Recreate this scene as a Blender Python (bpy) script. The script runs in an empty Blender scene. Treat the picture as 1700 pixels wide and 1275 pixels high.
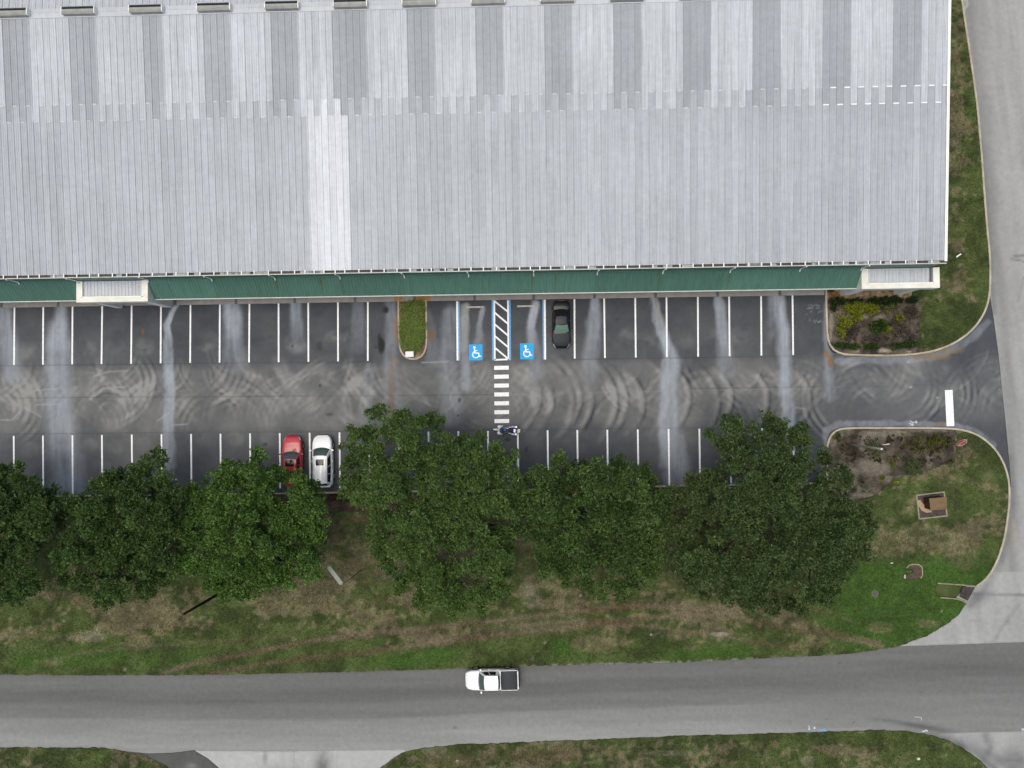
import bpy, bmesh, math, random
import numpy as np
from mathutils import Vector, Matrix

rnd = random.Random(7)
rng = np.random.default_rng(11)
S = bpy.context.scene
COL = S.collection
R = math.radians

# ------------------------------------------------------------------ camera
CM = np.array([[0.9996140621980953, 0.012611072411352, 0.024752525294056],
               [-0.012068547835929, 0.9996863059032883, -0.021946296784848],
               [-0.025021526910929, 0.021639099843736, 0.9994526864984647]])
CC = np.array([47.56151916, -9.13627679, 65.45490339])
FPX = 1200.0
cam = bpy.data.cameras.new('drone_camera')
cam.sensor_fit = 'HORIZONTAL'
cam.angle = 2 * math.atan(850 / FPX)
cam.clip_end = 3000
camo = bpy.data.objects.new('drone_camera', cam)
m4 = Matrix.Identity(4)
for i in range(3):
    for j in range(3):
        m4[i][j] = CM[i, j]
    m4[i][3] = CC[i]
camo.matrix_world = m4
COL.objects.link(camo)
S.camera = camo

# ------------------------------------------------------------------ world, sun, exposure
SUN_EL, SUN_ROT = 80, 262
W = bpy.data.worlds.new('World')
S.world = W
W.use_nodes = True
nt = W.node_tree
bg = nt.nodes['Background']
sky = nt.nodes.new('ShaderNodeTexSky')
sky.sky_type = 'NISHITA'
sky.sun_disc = False
sky.sun_elevation = R(SUN_EL)
sky.sun_rotation = R(SUN_ROT)
sky.air_density = 1.0
sky.dust_density = 5.0
sky.ozone_density = 0.6
wb = nt.nodes.new('ShaderNodeMix')                 # thin overcast: the blue of the clear sky is greyed a little
wb.data_type = 'RGBA'
wb.blend_type = 'MULTIPLY'
wb.inputs[0].default_value = 1.0
wb.inputs[7].default_value = (.985, 1.035, .965, 1)
nt.links.new(sky.outputs[0], wb.inputs[6])
nt.links.new(wb.outputs[2], bg.inputs[0])
bg.inputs[1].default_value = 0.15
sd = bpy.data.lights.new('sun', 'SUN')
sd.energy = 1.32
sd.angle = R(48)
sd.color = (1.0, 0.95, 0.88)
so = bpy.data.objects.new('sun', sd)
az, el = R(SUN_ROT), R(SUN_EL)
dirv = Vector((math.sin(az) * math.cos(el), math.cos(az) * math.cos(el), math.sin(el)))
so.rotation_euler = dirv.to_track_quat('Z', 'Y').to_euler()
so.location = (40, -20, 90)
COL.objects.link(so)
S.view_settings.view_transform = 'Standard'
S.view_settings.look = 'None'
S.view_settings.gamma = 1.0
S.view_settings.use_curve_mapping = False
S.view_settings.exposure = 0.0


# ------------------------------------------------------------------ photo survey: point on the plane z seen at (x, y) of the photograph
def at(x, y, z=0.0):
    d = CM @ np.array([(x - 850) / FPX, -(y - 637.5) / FPX, -1.0])
    t = (z - CC[2]) / d[2]
    p = CC + d * t
    return Vector((float(p[0]), float(p[1]), float(z)))


def px_of(X, Y, Z=0.0):
    d = np.stack([X - CC[0], Y - CC[1], np.full_like(X, Z) - CC[2]], -1) @ CM
    return 850 - FPX * d[..., 0] / d[..., 2], 637.5 + FPX * d[..., 1] / d[..., 2]


# ------------------------------------------------------------------ numpy noise
_lat = rng.random((8, 257, 257))


def vnoise(x, y, sc, k=0):
    L = _lat[k % 8]
    u, v = x / sc + 31.7 * k, y / sc + 17.3 * k
    i, j = np.floor(u).astype(int), np.floor(v).astype(int)
    f, g = u - i, v - j
    f, g = f * f * (3 - 2 * f), g * g * (3 - 2 * g)
    i, j = i % 256, j % 256
    return (L[i, j] * (1 - f) * (1 - g) + L[i + 1, j] * f * (1 - g) + L[i, j + 1] * (1 - f) * g + L[i + 1, j + 1] * f * g)


def fbm(x, y, sc, k=0, o=4):
    s, a, t = 0, 1, 0
    for q in range(o):
        s = s + a * vnoise(x, y, sc / 2 ** q, k + q)
        t += a
        a *= .55
    return s / t


def smooth(a, b, x):
    t = np.clip((x - a) / (b - a), 0, 1)
    return t * t * (3 - 2 * t)


def poly_mask(px, py, poly):
    ins = np.zeros(px.shape, bool)
    n = len(poly)
    for i in range(n):
        x1, y1 = poly[i]
        x2, y2 = poly[(i + 1) % n]
        if y1 == y2:
            continue
        c = ((y1 > py) != (y2 > py)) & (px < (x2 - x1) * (py - y1) / (y2 - y1) + x1)
        ins ^= c
    return ins


def line_d(px, py, pts):
    """distance to a polyline and the parameter 0..1 along it"""
    best = np.full(px.shape, 1e9)
    par = np.zeros(px.shape)
    L = [0]
    for a, b in zip(pts, pts[1:]):
        L.append(L[-1] + math.hypot(b[0] - a[0], b[1] - a[1]))
    for i, (a, b) in enumerate(zip(pts, pts[1:])):
        dx, dy = b[0] - a[0], b[1] - a[1]
        l2 = dx * dx + dy * dy + 1e-9
        t = np.clip(((px - a[0]) * dx + (py - a[1]) * dy) / l2, 0, 1)
        d = np.hypot(px - a[0] - t * dx, py - a[1] - t * dy)
        k = d < best
        best = np.where(k, d, best)
        par = np.where(k, (L[i] + t * (L[i + 1] - L[i])) / L[-1], par)
    return best, par


# ------------------------------------------------------------------ materials
MATS = {}


class NB:
    def __init__(s, name):
        s.m = bpy.data.materials.new(name)
        s.m.use_nodes = True
        s.t = s.m.node_tree
        s.b = s.t.nodes['Principled BSDF']
        MATS[name] = s.m

    def n(s, ty, **kw):
        o = s.t.nodes.new(ty)
        for k, v in kw.items():
            if k.startswith('i_'):
                o.inputs[k[2:].replace('_', ' ')].default_value = v
            else:
                setattr(o, k, v)
        return o

    def l(s, a, b):
        s.t.links.new(a, b)

    def noise(s, scale, detail=4, vec=None, rough=.6):
        o = s.n('ShaderNodeTexNoise')
        o.inputs['Scale'].default_value = scale
        o.inputs['Detail'].default_value = detail
        o.inputs['Roughness'].default_value = rough
        if vec is not None:
            s.l(vec, o.inputs['Vector'])
        return o.outputs['Fac']

    def coords(s, kind='Object', scale=(1, 1, 1)):
        c = s.n('ShaderNodeTexCoord')
        mp = s.n('ShaderNodeMapping')
        mp.inputs['Scale'].default_value = scale
        s.l(c.outputs[kind], mp.inputs['Vector'])
        return mp.outputs[0]

    def world(s, scale=(1, 1, 1)):
        c = s.n('ShaderNodeNewGeometry')
        mp = s.n('ShaderNodeMapping')
        mp.inputs['Scale'].default_value = scale
        s.l(c.outputs['Position'], mp.inputs['Vector'])
        return mp.outputs[0]

    def remap(s, fac, a, b, lo, hi):
        o = s.n('ShaderNodeMapRange')
        for k, v in zip(('From Min', 'From Max', 'To Min', 'To Max'), (a, b, lo, hi)):
            o.inputs[k].default_value = v
        s.l(fac, o.inputs['Value'])
        return o.outputs[0]

    def mul(s, a, b):
        o = s.n('ShaderNodeMath', operation='MULTIPLY')
        for q, v in enumerate((a, b)):
            if isinstance(v, (int, float)):
                o.inputs[q].default_value = v
            else:
                s.l(v, o.inputs[q])
        return o.outputs[0]

    def tint(s, col, fac):
        """colour times scalar"""
        o = s.n('ShaderNodeVectorMath', operation='SCALE')
        if isinstance(col, tuple):
            r = s.n('ShaderNodeRGB')
            r.outputs[0].default_value = (*col, 1)
            col = r.outputs[0]
        s.l(col, o.inputs[0])
        s.l(fac, o.inputs['Scale'])
        return o.outputs[0]

    def mix(s, fac, a, b):
        o = s.n('ShaderNodeMix', data_type='RGBA')
        for q, v in ((6, a), (7, b)):
            if isinstance(v, tuple):
                o.inputs[q].default_value = (*v, 1)
            else:
                s.l(v, o.inputs[q])
        s.l(fac, o.inputs[0])
        return o.outputs[2]

    def bump(s, h, st=.3, dist=.02):
        o = s.n('ShaderNodeBump')
        o.inputs['Strength'].default_value = st
        o.inputs['Distance'].default_value = dist
        s.l(h, o.inputs['Height'])
        s.l(o.outputs[0], s.b.inputs['Normal'])

    def fin(s, col, rough=.7, spec=.3, metal=0):
        if isinstance(col, tuple):
            s.b.inputs['Base Color'].default_value = (*col, 1)
        else:
            s.l(col, s.b.inputs['Base Color'])
        s.b.inputs['Roughness'].default_value = rough
        s.b.inputs['Specular IOR Level'].default_value = spec
        s.b.inputs['Metallic'].default_value = metal
        return s.m


def plain(name, col, rough=.6, spec=.3, metal=0, var=.18, scale=3.0, coat=0):
    k = NB(name)
    v = k.world()
    f = k.remap(k.noise(scale, 5, v), .3, .7, 1 - var, 1 + var)
    k.fin(k.tint(col, f), rough, spec, metal)
    if coat:
        k.b.inputs['Coat Weight'].default_value = coat
        k.b.inputs['Coat Roughness'].default_value = .05
    return k.m


def painted_ground(name, fine=40, amp=.28, rough=.9, bump=.5, dist=.02, mid=2.2, mamp=.07):
    k = NB(name)
    a = k.n('ShaderNodeAttribute', attribute_name='paint')
    v = k.world()
    f1 = k.remap(k.noise(fine, 3, v, .7), .25, .75, 1 - amp, 1 + amp)
    f2 = k.remap(k.noise(mid, 4, v), .3, .7, 1 - mamp, 1 + mamp)
    k.fin(k.tint(a.outputs['Color'], k.mul(f1, f2)), rough, .2)
    k.bump(k.noise(fine * .7, 4, v, .7), bump, dist)
    return k.m


M_LOT = painted_ground('sealed_asphalt', 17, .20, .82, .35, .01)
M_ROAD = painted_ground('worn_asphalt', 14, .13, .88, .35, .01)
M_CONC = painted_ground('worn_concrete', 18, .10, .85, .25, .01)
M_TURF = painted_ground('turf', 11, .55, .95, 1.0, .06, 3.4, .24)
M_MULCH = painted_ground('mulch', 10, .5, .95, 1.0, .06, 3.0, .2)

M_PAINT = plain('white_marking_paint', (.79, .79, .80), .6, .3, 0, .13, 5)
M_BLUE = plain('blue_marking_paint', (.012, .34, .74), .6, .3, 0, .08, 4)
M_BLUELINE = plain('faded_blue_paint', (.10, .31, .62), .6, .3, 0, .12, 5)
M_KERB = plain('kerb_concrete', (.42, .375, .295), .85, .2, 0, .25, 1.1)
M_KERBR = plain('stained_kerb_concrete', (.40, .275, .16), .85, .2, 0, .3, .8)
M_WALK = plain('sidewalk_concrete', (.315, .285, .262), .85, .2, 0, .16, 1.3)
M_WALKR = plain('rust_stained_concrete', (.36, .19, .075), .85, .2, 0, .3, 1.6)
M_DRAIN = plain('drain_plate_steel', (.13, .125, .12), .6, .3, .2, .2, 3)
M_WHITE = plain('white_trim', (.80, .80, .77), .55, .3, 0, .08, 1.2)
M_CREAM = plain('cream_stucco', (.74, .715, .645), .75, .25, 0, .12, 1.0)
M_STUC = plain('grey_stucco', (.46, .44, .41), .8, .2, 0, .12, .8)
M_DARK = plain('dark_void', (.018, .018, .02), .7, .2, 0, .2, 3)
M_BARK = plain('bark', (.075, .055, .04), .9, .2, 0, .35, 9)
M_TWIG = plain('pale_twig', (.30, .27, .23), .9, .2, 0, .3, 9)
M_RUST = plain('gutter_grime', (.085, .066, .060), .9, .2, 0, .4, 5)


def roof_mat(name, col, lo, hi, streak):
    k = NB(name)
    v = k.world((7.0, .22, 0))
    v2 = k.world((1, 1, 0))
    oi = k.n('ShaderNodeObjectInfo')
    f = k.remap(k.noise(1.0, 5, v, .65), .28, .72, 1 - streak, 1 + streak)
    g = k.remap(k.noise(.16, 3, v2), .3, .7, .94, 1.06)
    h = k.remap(k.noise(1.7, 6, v2, .75), .3, .72, 1.09, .90)
    r = k.remap(oi.outputs['Random'], 0, 1, lo, hi)
    warm = k.mix(k.remap(k.noise(.5, 4, k.world((2.2, .5, 0))), .52, .78, 0, .55), col, (col[0] * 1.0, col[1] * .985, col[2] * .93))
    k.fin(k.tint(warm, k.mul(k.mul(f, g), k.mul(h, r))), .5, .3, .0)
    return k.m


M_R1 = roof_mat('weathered_metal_roof', (.380, .397, .432), .92, 1.06, .14)
M_R2 = roof_mat('streaked_light_metal_roof', (.455, .475, .512), .91, 1.07, .19)
M_R3 = roof_mat('dull_metal_roof', (.315, .330, .360), .95, 1.05, .07)
M_R4 = roof_mat('new_metal_roof', (.575, .59, .63), .93, 1.05, .12)

k = NB('green_metal')
v = k.world((3, .6, .6))
f = k.remap(k.noise(1.2, 4, v), .3, .7, .88, 1.12)
k.fin(k.tint((.070, .152, .120), f), .45, .35)
M_GREEN = k.m
M_GSTAIN = plain('rust_streak_on_green', (.085, .105, .05), .6, .3, 0, .3, 4)


def leaf_mat(name, dark, light, rough=.5, sheen=.25):
    k = NB(name)
    a = k.n('ShaderNodeAttribute', attribute_name='tone')
    c = k.mix(a.outputs['Fac'], dark, light)
    k.fin(c, rough, sheen)
    tr = k.n('ShaderNodeBsdfTranslucent')
    k.l(k.tint(c, k.remap(a.outputs['Fac'], 0, 1, 1.2, 1.3)), tr.inputs['Color'])
    mx = k.n('ShaderNodeMixShader')
    mx.inputs[0].default_value = .25
    out = k.t.nodes['Material Output']
    k.l(k.b.outputs[0], mx.inputs[1])
    k.l(tr.outputs[0], mx.inputs[2])
    k.l(mx.outputs[0], out.inputs['Surface'])
    return k.m


# ------------------------------------------------------------------ object helpers
def tag(o, label=None, cat=None, group=None, kind=None):
    if label:
        o['label'] = label
    if cat:
        o['category'] = cat
    if group:
        o['group'] = group
    if kind:
        o['kind'] = kind
    return o


def empty(name, loc=(0, 0, 0), rz=0.0, parent=None):
    o = bpy.data.objects.new(name, None)
    o.empty_display_size = .3
    o.location = loc
    o.rotation_euler = (0, 0, rz)
    o.parent = parent
    COL.objects.link(o)
    return o


def thing(name, label, cat, loc=(0, 0, 0), rz=0.0, group=None):
    return tag(empty(name, loc, rz), label, cat, group)


def link(name, me, parent=None, loc=None, rz=None):
    o = bpy.data.objects.new(name, me)
    if loc is not None:
        o.location = loc
    if rz is not None:
        o.rotation_euler = (0, 0, rz)
    o.parent = parent
    COL.objects.link(o)
    return o


def meshq(name, V, Q, mat, smoothf=False):
    """mesh from numpy verts (n,3) and quads (m,4)"""
    V = np.asarray(V, np.float32)
    Q = np.asarray(Q, np.int32)
    me = bpy.data.meshes.new(name)
    me.vertices.add(len(V))
    me.vertices.foreach_set('co', V.ravel())
    k = Q.shape[1]
    me.loops.add(Q.size)
    me.loops.foreach_set('vertex_index', Q.ravel())
    me.polygons.add(len(Q))
    me.polygons.foreach_set('loop_start', np.arange(0, Q.size, k, dtype=np.int32))
    me.update(calc_edges=True)
    if smoothf:
        me.polygons.foreach_set('use_smooth', np.ones(len(Q), bool))
    me.materials.append(mat)
    return me


def set_color(me, name, C):
    at_ = me.attributes.new(name, 'FLOAT_COLOR', 'POINT')
    C = np.asarray(C, np.float32)
    if C.shape[1] == 3:
        C = np.concatenate([C, np.ones((len(C), 1), np.float32)], 1)
    at_.data.foreach_set('color', C.ravel())


def set_float(me, name, C):
    at_ = me.attributes.new(name, 'FLOAT', 'POINT')
    at_.data.foreach_set('value', np.asarray(C, np.float32).ravel())


class MB:
    """collects boxes, tubes, prisms and grids into ONE mesh"""

    def __init__(s):
        s.bm = bmesh.new()

    def box(s, x0, x1, y0, y1, z0, z1, bev=0, M=None):
        r = bmesh.ops.create_cube(s.bm, size=1)
        vs = r['verts']
        for v_ in vs:
            v_.co = Vector((x0 + (v_.co.x + .5) * (x1 - x0), y0 + (v_.co.y + .5) * (y1 - y0), z0 + (v_.co.z + .5) * (z1 - z0)))
        if bev:
            es = list({e for v_ in vs for e in v_.link_edges})
            rr = bmesh.ops.bevel(s.bm, geom=es, offset=bev, segments=2, affect='EDGES', profile=.6)
            vs = list({v_ for f_ in rr['faces'] for v_ in f_.verts} | {v_ for v_ in vs if v_.is_valid})
        if M is not None:
            for v_ in vs:
                v_.co = M @ v_.co
        return s

    def tube(s, pts, r, n=8, cap=True):
        pts = [Vector(p) for p in pts]
        rs = r if isinstance(r, (list, tuple)) else [r] * len(pts)
        rings = []
        for i, p in enumerate(pts):
            d = (pts[min(i + 1, len(pts) - 1)] - pts[max(i - 1, 0)]).normalized()
            u = d.orthogonal().normalized() if i == 0 else (u - d * u.dot(d)).normalized()
            w = d.cross(u)
            rings.append([s.bm.verts.new(p + (u * math.cos(2 * math.pi * j / n) + w * math.sin(2 * math.pi * j / n)) * rs[i]) for j in range(n)])
        for a, b in zip(rings, rings[1:]):
            for j in range(n):
                f_ = s.bm.faces.new((a[j], a[(j + 1) % n], b[(j + 1) % n], b[j]))
                f_.smooth = True
        if cap:
            s.bm.faces.new(rings[0][::-1])
            s.bm.faces.new(rings[-1])
        return s

    def prism(s, poly, z0, z1):
        b = [s.bm.verts.new((p[0], p[1], z0)) for p in poly]
        t = [s.bm.verts.new((p[0], p[1], z1)) for p in poly]
        n = len(poly)
        s.bm.faces.new(t)
        s.bm.faces.new(b[::-1])
        for i in range(n):
            s.bm.faces.new((b[i], b[(i + 1) % n], t[(i + 1) % n], t[i]))
        return s

    def flat(s, poly, z):
        s.bm.faces.new([s.bm.verts.new((p[0], p[1], z)) for p in poly])
        return s

    def grid(s, P, closed=False, sm=True):
        """P[i][j] points"""
        vs = [[s.bm.verts.new(p) for p in row] for row in P]
        for a, b in zip(vs, vs[1:]):
            m_ = len(a)
            for j in range(m_ if closed else m_ - 1):
                f_ = s.bm.faces.new((a[j], a[(j + 1) % m_], b[(j + 1) % m_], b[j]))
                f_.smooth = sm
        return s

    def mesh(s, name, mat, norm=True):
        if norm:
            bmesh.ops.recalc_face_normals(s.bm, faces=s.bm.faces)
        me = bpy.data.meshes.new(name)
        s.bm.to_mesh(me)
        s.bm.free()
        me.materials.append(mat)
        return me

    def build(s, name, mat, parent=None, loc=None, rz=None, kind=None):
        o = link(name, s.mesh(name, mat), parent, loc, rz)
        if kind:
            o['kind'] = kind
        return o


def sheet(name, poly, z, res, paint, mat, skirt=.1, holes=(), kind='structure', rag=0.0, relief=0.0):
    """a gridded ground sheet clipped to a photo-surveyed outline; paint(px, py, X, Y) gives its base colours"""
    W_ = [at(*p) for p in poly]
    x0, x1 = min(p.x for p in W_), max(p.x for p in W_)
    y0, y1 = min(p.y for p in W_), max(p.y for p in W_)
    nx, ny = int((x1 - x0) / res) + 1, int((y1 - y0) / res) + 1
    xs = x0 + np.arange(nx + 1) * res
    ys = y0 + np.arange(ny + 1) * res
    X, Y = np.meshgrid(xs, ys, indexing='ij')
    cx, cy = X[:-1, :-1] + res / 2, Y[:-1, :-1] + res / 2
    pcx, pcy = px_of(cx, cy)
    ins = poly_mask(pcx, pcy, poly)
    for h in holes:
        ins &= ~poly_mask(pcx, pcy, h)
    idx = np.full(X.shape, -1, np.int64)
    use = np.zeros(X.shape, bool)
    for a, b in ((0, 0), (1, 0), (0, 1), (1, 1)):
        use[a:a + nx, b:b + ny] |= ins
    idx[use] = np.arange(use.sum())
    if True:
        pad = np.pad(ins, 1)
        full = pad[:-1, :-1] & pad[1:, :-1] & pad[:-1, 1:] & pad[1:, 1:]
        be = use & ~full
        bx, by = X[be], Y[be]
        bd, qx, qy = np.full(bx.shape, 1e9), bx.copy(), by.copy()
        outs = [[at(*p, z) for p in o_] for o_ in (poly, *holes)]
        for o_ in outs:
            for a_, b_ in zip(o_, o_[1:] + o_[:1]):
                dx, dy = b_.x - a_.x, b_.y - a_.y
                t = np.clip(((bx - a_.x) * dx + (by - a_.y) * dy) / (dx * dx + dy * dy + 1e-9), 0, 1)
                ex, ey = a_.x + t * dx, a_.y + t * dy
                d_ = np.hypot(bx - ex, by - ey)
                k_ = d_ < bd
                bd, qx, qy = np.where(k_, d_, bd), np.where(k_, ex, qx), np.where(k_, ey, qy)
        ok = bd < res * 1.1
        X, Y = X.copy(), Y.copy()
        X[be] = np.where(ok, qx, bx)
        Y[be] = np.where(ok, qy, by)
        if rag:                                       # ragged turf edge
            X[be] += .11 * rag * (fbm(qx, qy, .55, 3, 3) - .5)
            Y[be] += .16 * rag * (fbm(qx, qy, .55, 5, 3) - .5)
    PX, PY = px_of(X[use], Y[use])
    Z = np.full(use.sum(), z)
    if relief:
        Z = Z + relief * (fbm(X[use], Y[use], .5, 2, 3) - .5)
    V = np.stack([X[use], Y[use], Z], 1)
    Q = np.stack([idx[:-1, :-1][ins], idx[1:, :-1][ins], idx[1:, 1:][ins], idx[:-1, 1:][ins]], 1)
    C = paint(PX, PY, X[use], Y[use])
    if skirt:
        pad = np.pad(ins, 1)
        sides = []
        for (da, db, a, b) in ((-1, 0, (0, 1), (0, 0)), (1, 0, (1, 0), (1, 1)), (0, -1, (0, 0), (1, 0)), (0, 1, (1, 1), (0, 1))):
            e = ins & ~pad[1 + da:1 + da + nx, 1 + db:1 + db + ny]
            I, J = np.nonzero(e)
            sides.append(np.stack([idx[I + a[0], J + a[1]], idx[I + b[0], J + b[1]]], 1))
        E_ = np.concatenate(sides)
        n0 = len(V)
        low = V[E_.ravel()].copy()
        low[:, 2] -= skirt
        li = n0 + np.arange(len(low)).reshape(-1, 2)
        Q = np.concatenate([Q, np.stack([E_[:, 1], E_[:, 0], li[:, 0], li[:, 1]], 1)])
        V = np.concatenate([V, low])
        C = np.concatenate([C, C[E_.ravel()]])
    me = meshq(name, V, Q, mat)
    set_color(me, 'paint', C)
    o = link(name, me)
    o['kind'] = kind
    return o


def lerp(a, b, t):
    return np.asarray(a)[None] * (1 - t[:, None]) + np.asarray(b)[None] * t[:, None]


def over(C, col, w):
    w = np.clip(w, 0, 1)[:, None]
    col = np.asarray(col)
    return C * (1 - w) + (col[None] if col.ndim == 1 else col) * w


# ------------------------------------------------------------------ GROUND
g = NB('rough_ground')
g.fin(g.tint((.06, .075, .026), g.remap(g.noise(.6, 6, g.world(), .7), .3, .7, .6, 1.4)), .95, .1)
MB().box(-350, 450, -400, 350, -1.2, -.12).build('ground', g.m, kind='structure')

# outlines surveyed on the photograph
K1 = [(1371, 480), (1371, 500), (1373, 560), (1374, 574), (1381, 585), (1402, 588.5), (1440, 590), (1480, 590.5), (1520, 588), (1550, 583), (1580, 572), (1605, 556), (1625, 535), (1638, 510),
      (1643, 480), (1643, 430), (1638, 380), (1634, 330), (1629, 260), (1622, 180), (1614, 120), (1605, 60), (1596, 0), (1583, -90)]
K2 = [(1373, 812), (1372, 752), (1373, 730), (1377, 718), (1388, 711.5), (1420, 710.5), (1480, 710.5), (1540, 710.5), (1585, 711.5), (1605, 714.5), (1625, 722.5), (1645, 738), (1660, 757), (1670, 780),
      (1675, 803), (1675, 830), (1672, 860), (1667, 892), (1659, 920), (1650, 941), (1638, 960), (1628, 971), (1620, 973)]
K2B = [(1620.5, 973.2), (1600, 971), (1556, 968)]
K3 = [(1560, 992), (1595, 994), (1602, 997.5), (1605, 1002)]
VERGE = [(1604, 1004), (1590, 1022), (1570, 1038), (1540, 1055), (1510, 1066), (1494, 1072), (1470, 1077), (1430, 1083), (1380, 1088), (1300, 1091), (1270, 1092.5), (1150, 1098), (1000, 1103),
         (860, 1106), (700, 1112), (560, 1116), (400, 1119.5), (300, 1121), (150, 1121), (0, 1120), (-120, 1120)]
RLOW = [(-120, 1241), (0, 1241), (170, 1241), (200, 1246), (240, 1250)]
RLOW2 = [(640, 1250), (670, 1246), (700, 1242), (760, 1236), (860, 1232.5), (1000, 1227), (1150, 1221), (1290, 1217), (1400, 1214), (1450, 1212), (1500, 1213), (1540, 1219)]


def road_v(px, py):
    """0 at the verge edge of the road, 1 at the far edge"""
    up = np.interp(px, [p[0] for p in VERGE[::-1]], [p[1] for p in VERGE[::-1]])
    up = np.where(px > 1490, 1072 - (px - 1490) * .035, up)
    lo = np.interp(px, [-120, 170, 240, 640, 860, 1150, 1450, 1700], [1241, 1242, 1247, 1247, 1232, 1221, 1213, 1212])
    return (py - up) / (lo - up)


def paint_road(px, py, X, Y):
    v_ = road_v(px, py) + .05 * (fbm(X, Y * 3, 9, 1) - .5)
    g_ = np.interp(v_, [-.1, 0, .05, .17, .24, .36, .42, .58, .62, .78, .82, 1.0], [.115, .125, .130, .127, .114, .113, .14, .15, .19, .205, .23, .235])
    g2 = np.interp(v_, [-.1, .05, .2, .35, .5, .7, 1.0], [.14, .135, .13, .125, .145, .17, .195])
    t = smooth(1150, 1420, px)
    g_ = g_ * (1 - t) + g2 * t
    g_ = g_ * (.86 + .28 * fbm(X * .12, Y * 2.0, 1.0, 2)) * (.94 + .12 * fbm(X, Y, 6, 4))
    C = lerp((1, 1, 1), (1, 1, 1.02), np.zeros_like(px)) * g_[:, None]
    for pts, w, s_ in (([(1440, 1194), (1480, 1197), (1525, 1206), (1560, 1213), (1590, 1216)], 4, .5), ([(1500, 1201), (1540, 1207), (1575, 1213)], 5, .35),
                       ([(1450, 1113), (1560, 1108), (1700, 1105)], 5, .22), ([(300, 1167), (420, 1170)], 8, .12)):
        d, p = line_d(px, py, pts)
        C = over(C, (.05, .05, .05), s_ * np.exp(-(d / w) ** 2) * np.sin(np.clip(p, .02, .98) * math.pi) ** .5)
    for (x, y, r) in ((1067, 1177, 1.5), (1063, 1204, 1.3), (1394, 1101, 1.6), (1530, 1150, 2.2), (175, 1233, 1.4), (755, 1208, 3), (1372, 1194, 1.3), (1417, 1200, 1.2), (700, 1195, 1)):
        C = over(C, (.04, .04, .04), .6 * np.exp(-(np.hypot(px - x, (py - y) * 1.4) / r) ** 2))
    d, p = line_d(px, py, [(-120, 1238), (170, 1238), (640, 1246), (860, 1229), (1150, 1218), (1450, 1210)])
    C = over(C, (.27, .27, .26), .4 * np.exp(-(d / 2.5) ** 2))
    e = np.exp(-np.clip(v_, 0, 1) * 40)
    C = over(C, (.10, .085, .07), .5 * e * fbm(X, Y, .8, 5))
    return C


ROADP = [(-120, 1095), (300, 1095), (860, 1080), (1380, 1060), (1490, 1068), (1820, 1054), (1820, 1216), (1540, 1224), (1450, 1230), (700, 1262), (320, 1262), (0, 1262), (-120, 1262)]
sheet('road', ROADP, -.030, .15, paint_road, M_ROAD, .06)


def paint_side(px, py, X, Y):
    along = np.where(py < 950, px - np.interp(py, [-100, 0, 340, 560, 700, 950], [1580, 1596, 1634, 1655, 1668, 1668]), 60)
    g_ = .275 + .035 * smooth(10, 60, along) - .05 * np.exp(-((along - 12) / 9.0) ** 2)
    g_ = g_ * (.84 + .32 * fbm(X * 1.9 + Y * .21, Y * .17 - X * .09, 1.0, 1, 5)) * (.90 + .20 * fbm(X * .8 + Y * .6, Y * .8 - X * .6, 2.2, 3))
    C = g_[:, None] * np.array([[1, .995, .99]])
    d, p = line_d(px, py, [(1600, 20), (1612, 100), (1620, 170), (1631, 260), (1641, 380), (1646, 450), (1650, 520)])
    C = over(C, (.13, .13, .14), .75 * np.exp(-(d / 5) ** 2) * smooth(.12, .5, p) * (.4 + .9 * fbm(X, Y, 1.5, 4)))
    d, p = line_d(px, py, [(1676, 760), (1680, 810), (1680, 850), (1675, 890), (1664, 925), (1650, 955), (1630, 985), (1612, 1003)])
    C = over(C, (.12, .12, .13), .62 * np.exp(-(d / 7) ** 2) * (.3 + 1.1 * fbm(X, Y, 1.2, 2)))
    for pts, w, s_ in (([(1610, 985), (1650, 987), (1700, 988), (1760, 986)], 2.5, .55), ([(1680, 430), (1700, 434), (1760, 436)], 1.6, .7), ([(1684, 425), (1690, 425), (1710, 424)], 2.0, .8),
                       ([(1690, 500), (1700, 460)], 1.5, .3), ([(1650, 1065), (1665, 1040), (1680, 1020), (1690, 1005)], 3, .25), ([(1610, 1030), (1640, 1028)], 1, .3)):
        d, p = line_d(px, py, pts)
        C = over(C, (.10, .10, .10), s_ * np.exp(-(d / w) ** 2) * (.4 + 1.0 * fbm(X, Y, 1, 6)))
    C = over(C, (.14, .14, .14), .5 * np.exp(-(np.hypot(px - 1672, py - 1032) / 5) ** 2))
    C = over(C, (.10, .10, .11), .55 * np.exp(-((px - 1625) / 24) ** 2 - ((py - 990) / 12) ** 2) * fbm(X, Y, .8, 1) * 1.6)
    C = over(C, (.34, .27, .18), .35 * np.exp(-((px - 1682) / 5) ** 2 - ((py - 885) / 22) ** 2))
    w = np.exp(-(np.hypot(px - 1597, py - 6) - 9) ** 2 / 4)
    C = over(C, (.5, .5, .48), .5 * w)
    return C


SIDEP = [(1560, -100), (1840, -100), (1840, 1062), (1700, 1066), (1494, 1073), (1540, 1040), (1590, 990), (1640, 930), (1660, 860), (1650, 700), (1640, 480), (1610, 100)]
sheet('side_road', SIDEP, -.022, .15, paint_side, M_CONC, .06)


def paint_drive_l(px, py, X, Y):
    C = np.full((len(px), 3), .37) * (.82 + .36 * fbm(X, Y, 2.5, 2))[:, None]
    for (x, y, a, b, s_) in ((535, 1268, 14, 22, .85), (440, 1256, 4, 14, .5), (470, 1290, 30, 20, .5)):
        C = over(C, (.10, .10, .10), s_ * np.exp(-((px - x) / a) ** 2 - ((py - y) / b) ** 2) * (.5 + fbm(X, Y, .9, 3)))
    for x in (488, 560):
        C = over(C, (.25, .25, .25), .5 * np.exp(-((px - x) / 1.0) ** 2))
    return C


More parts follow.
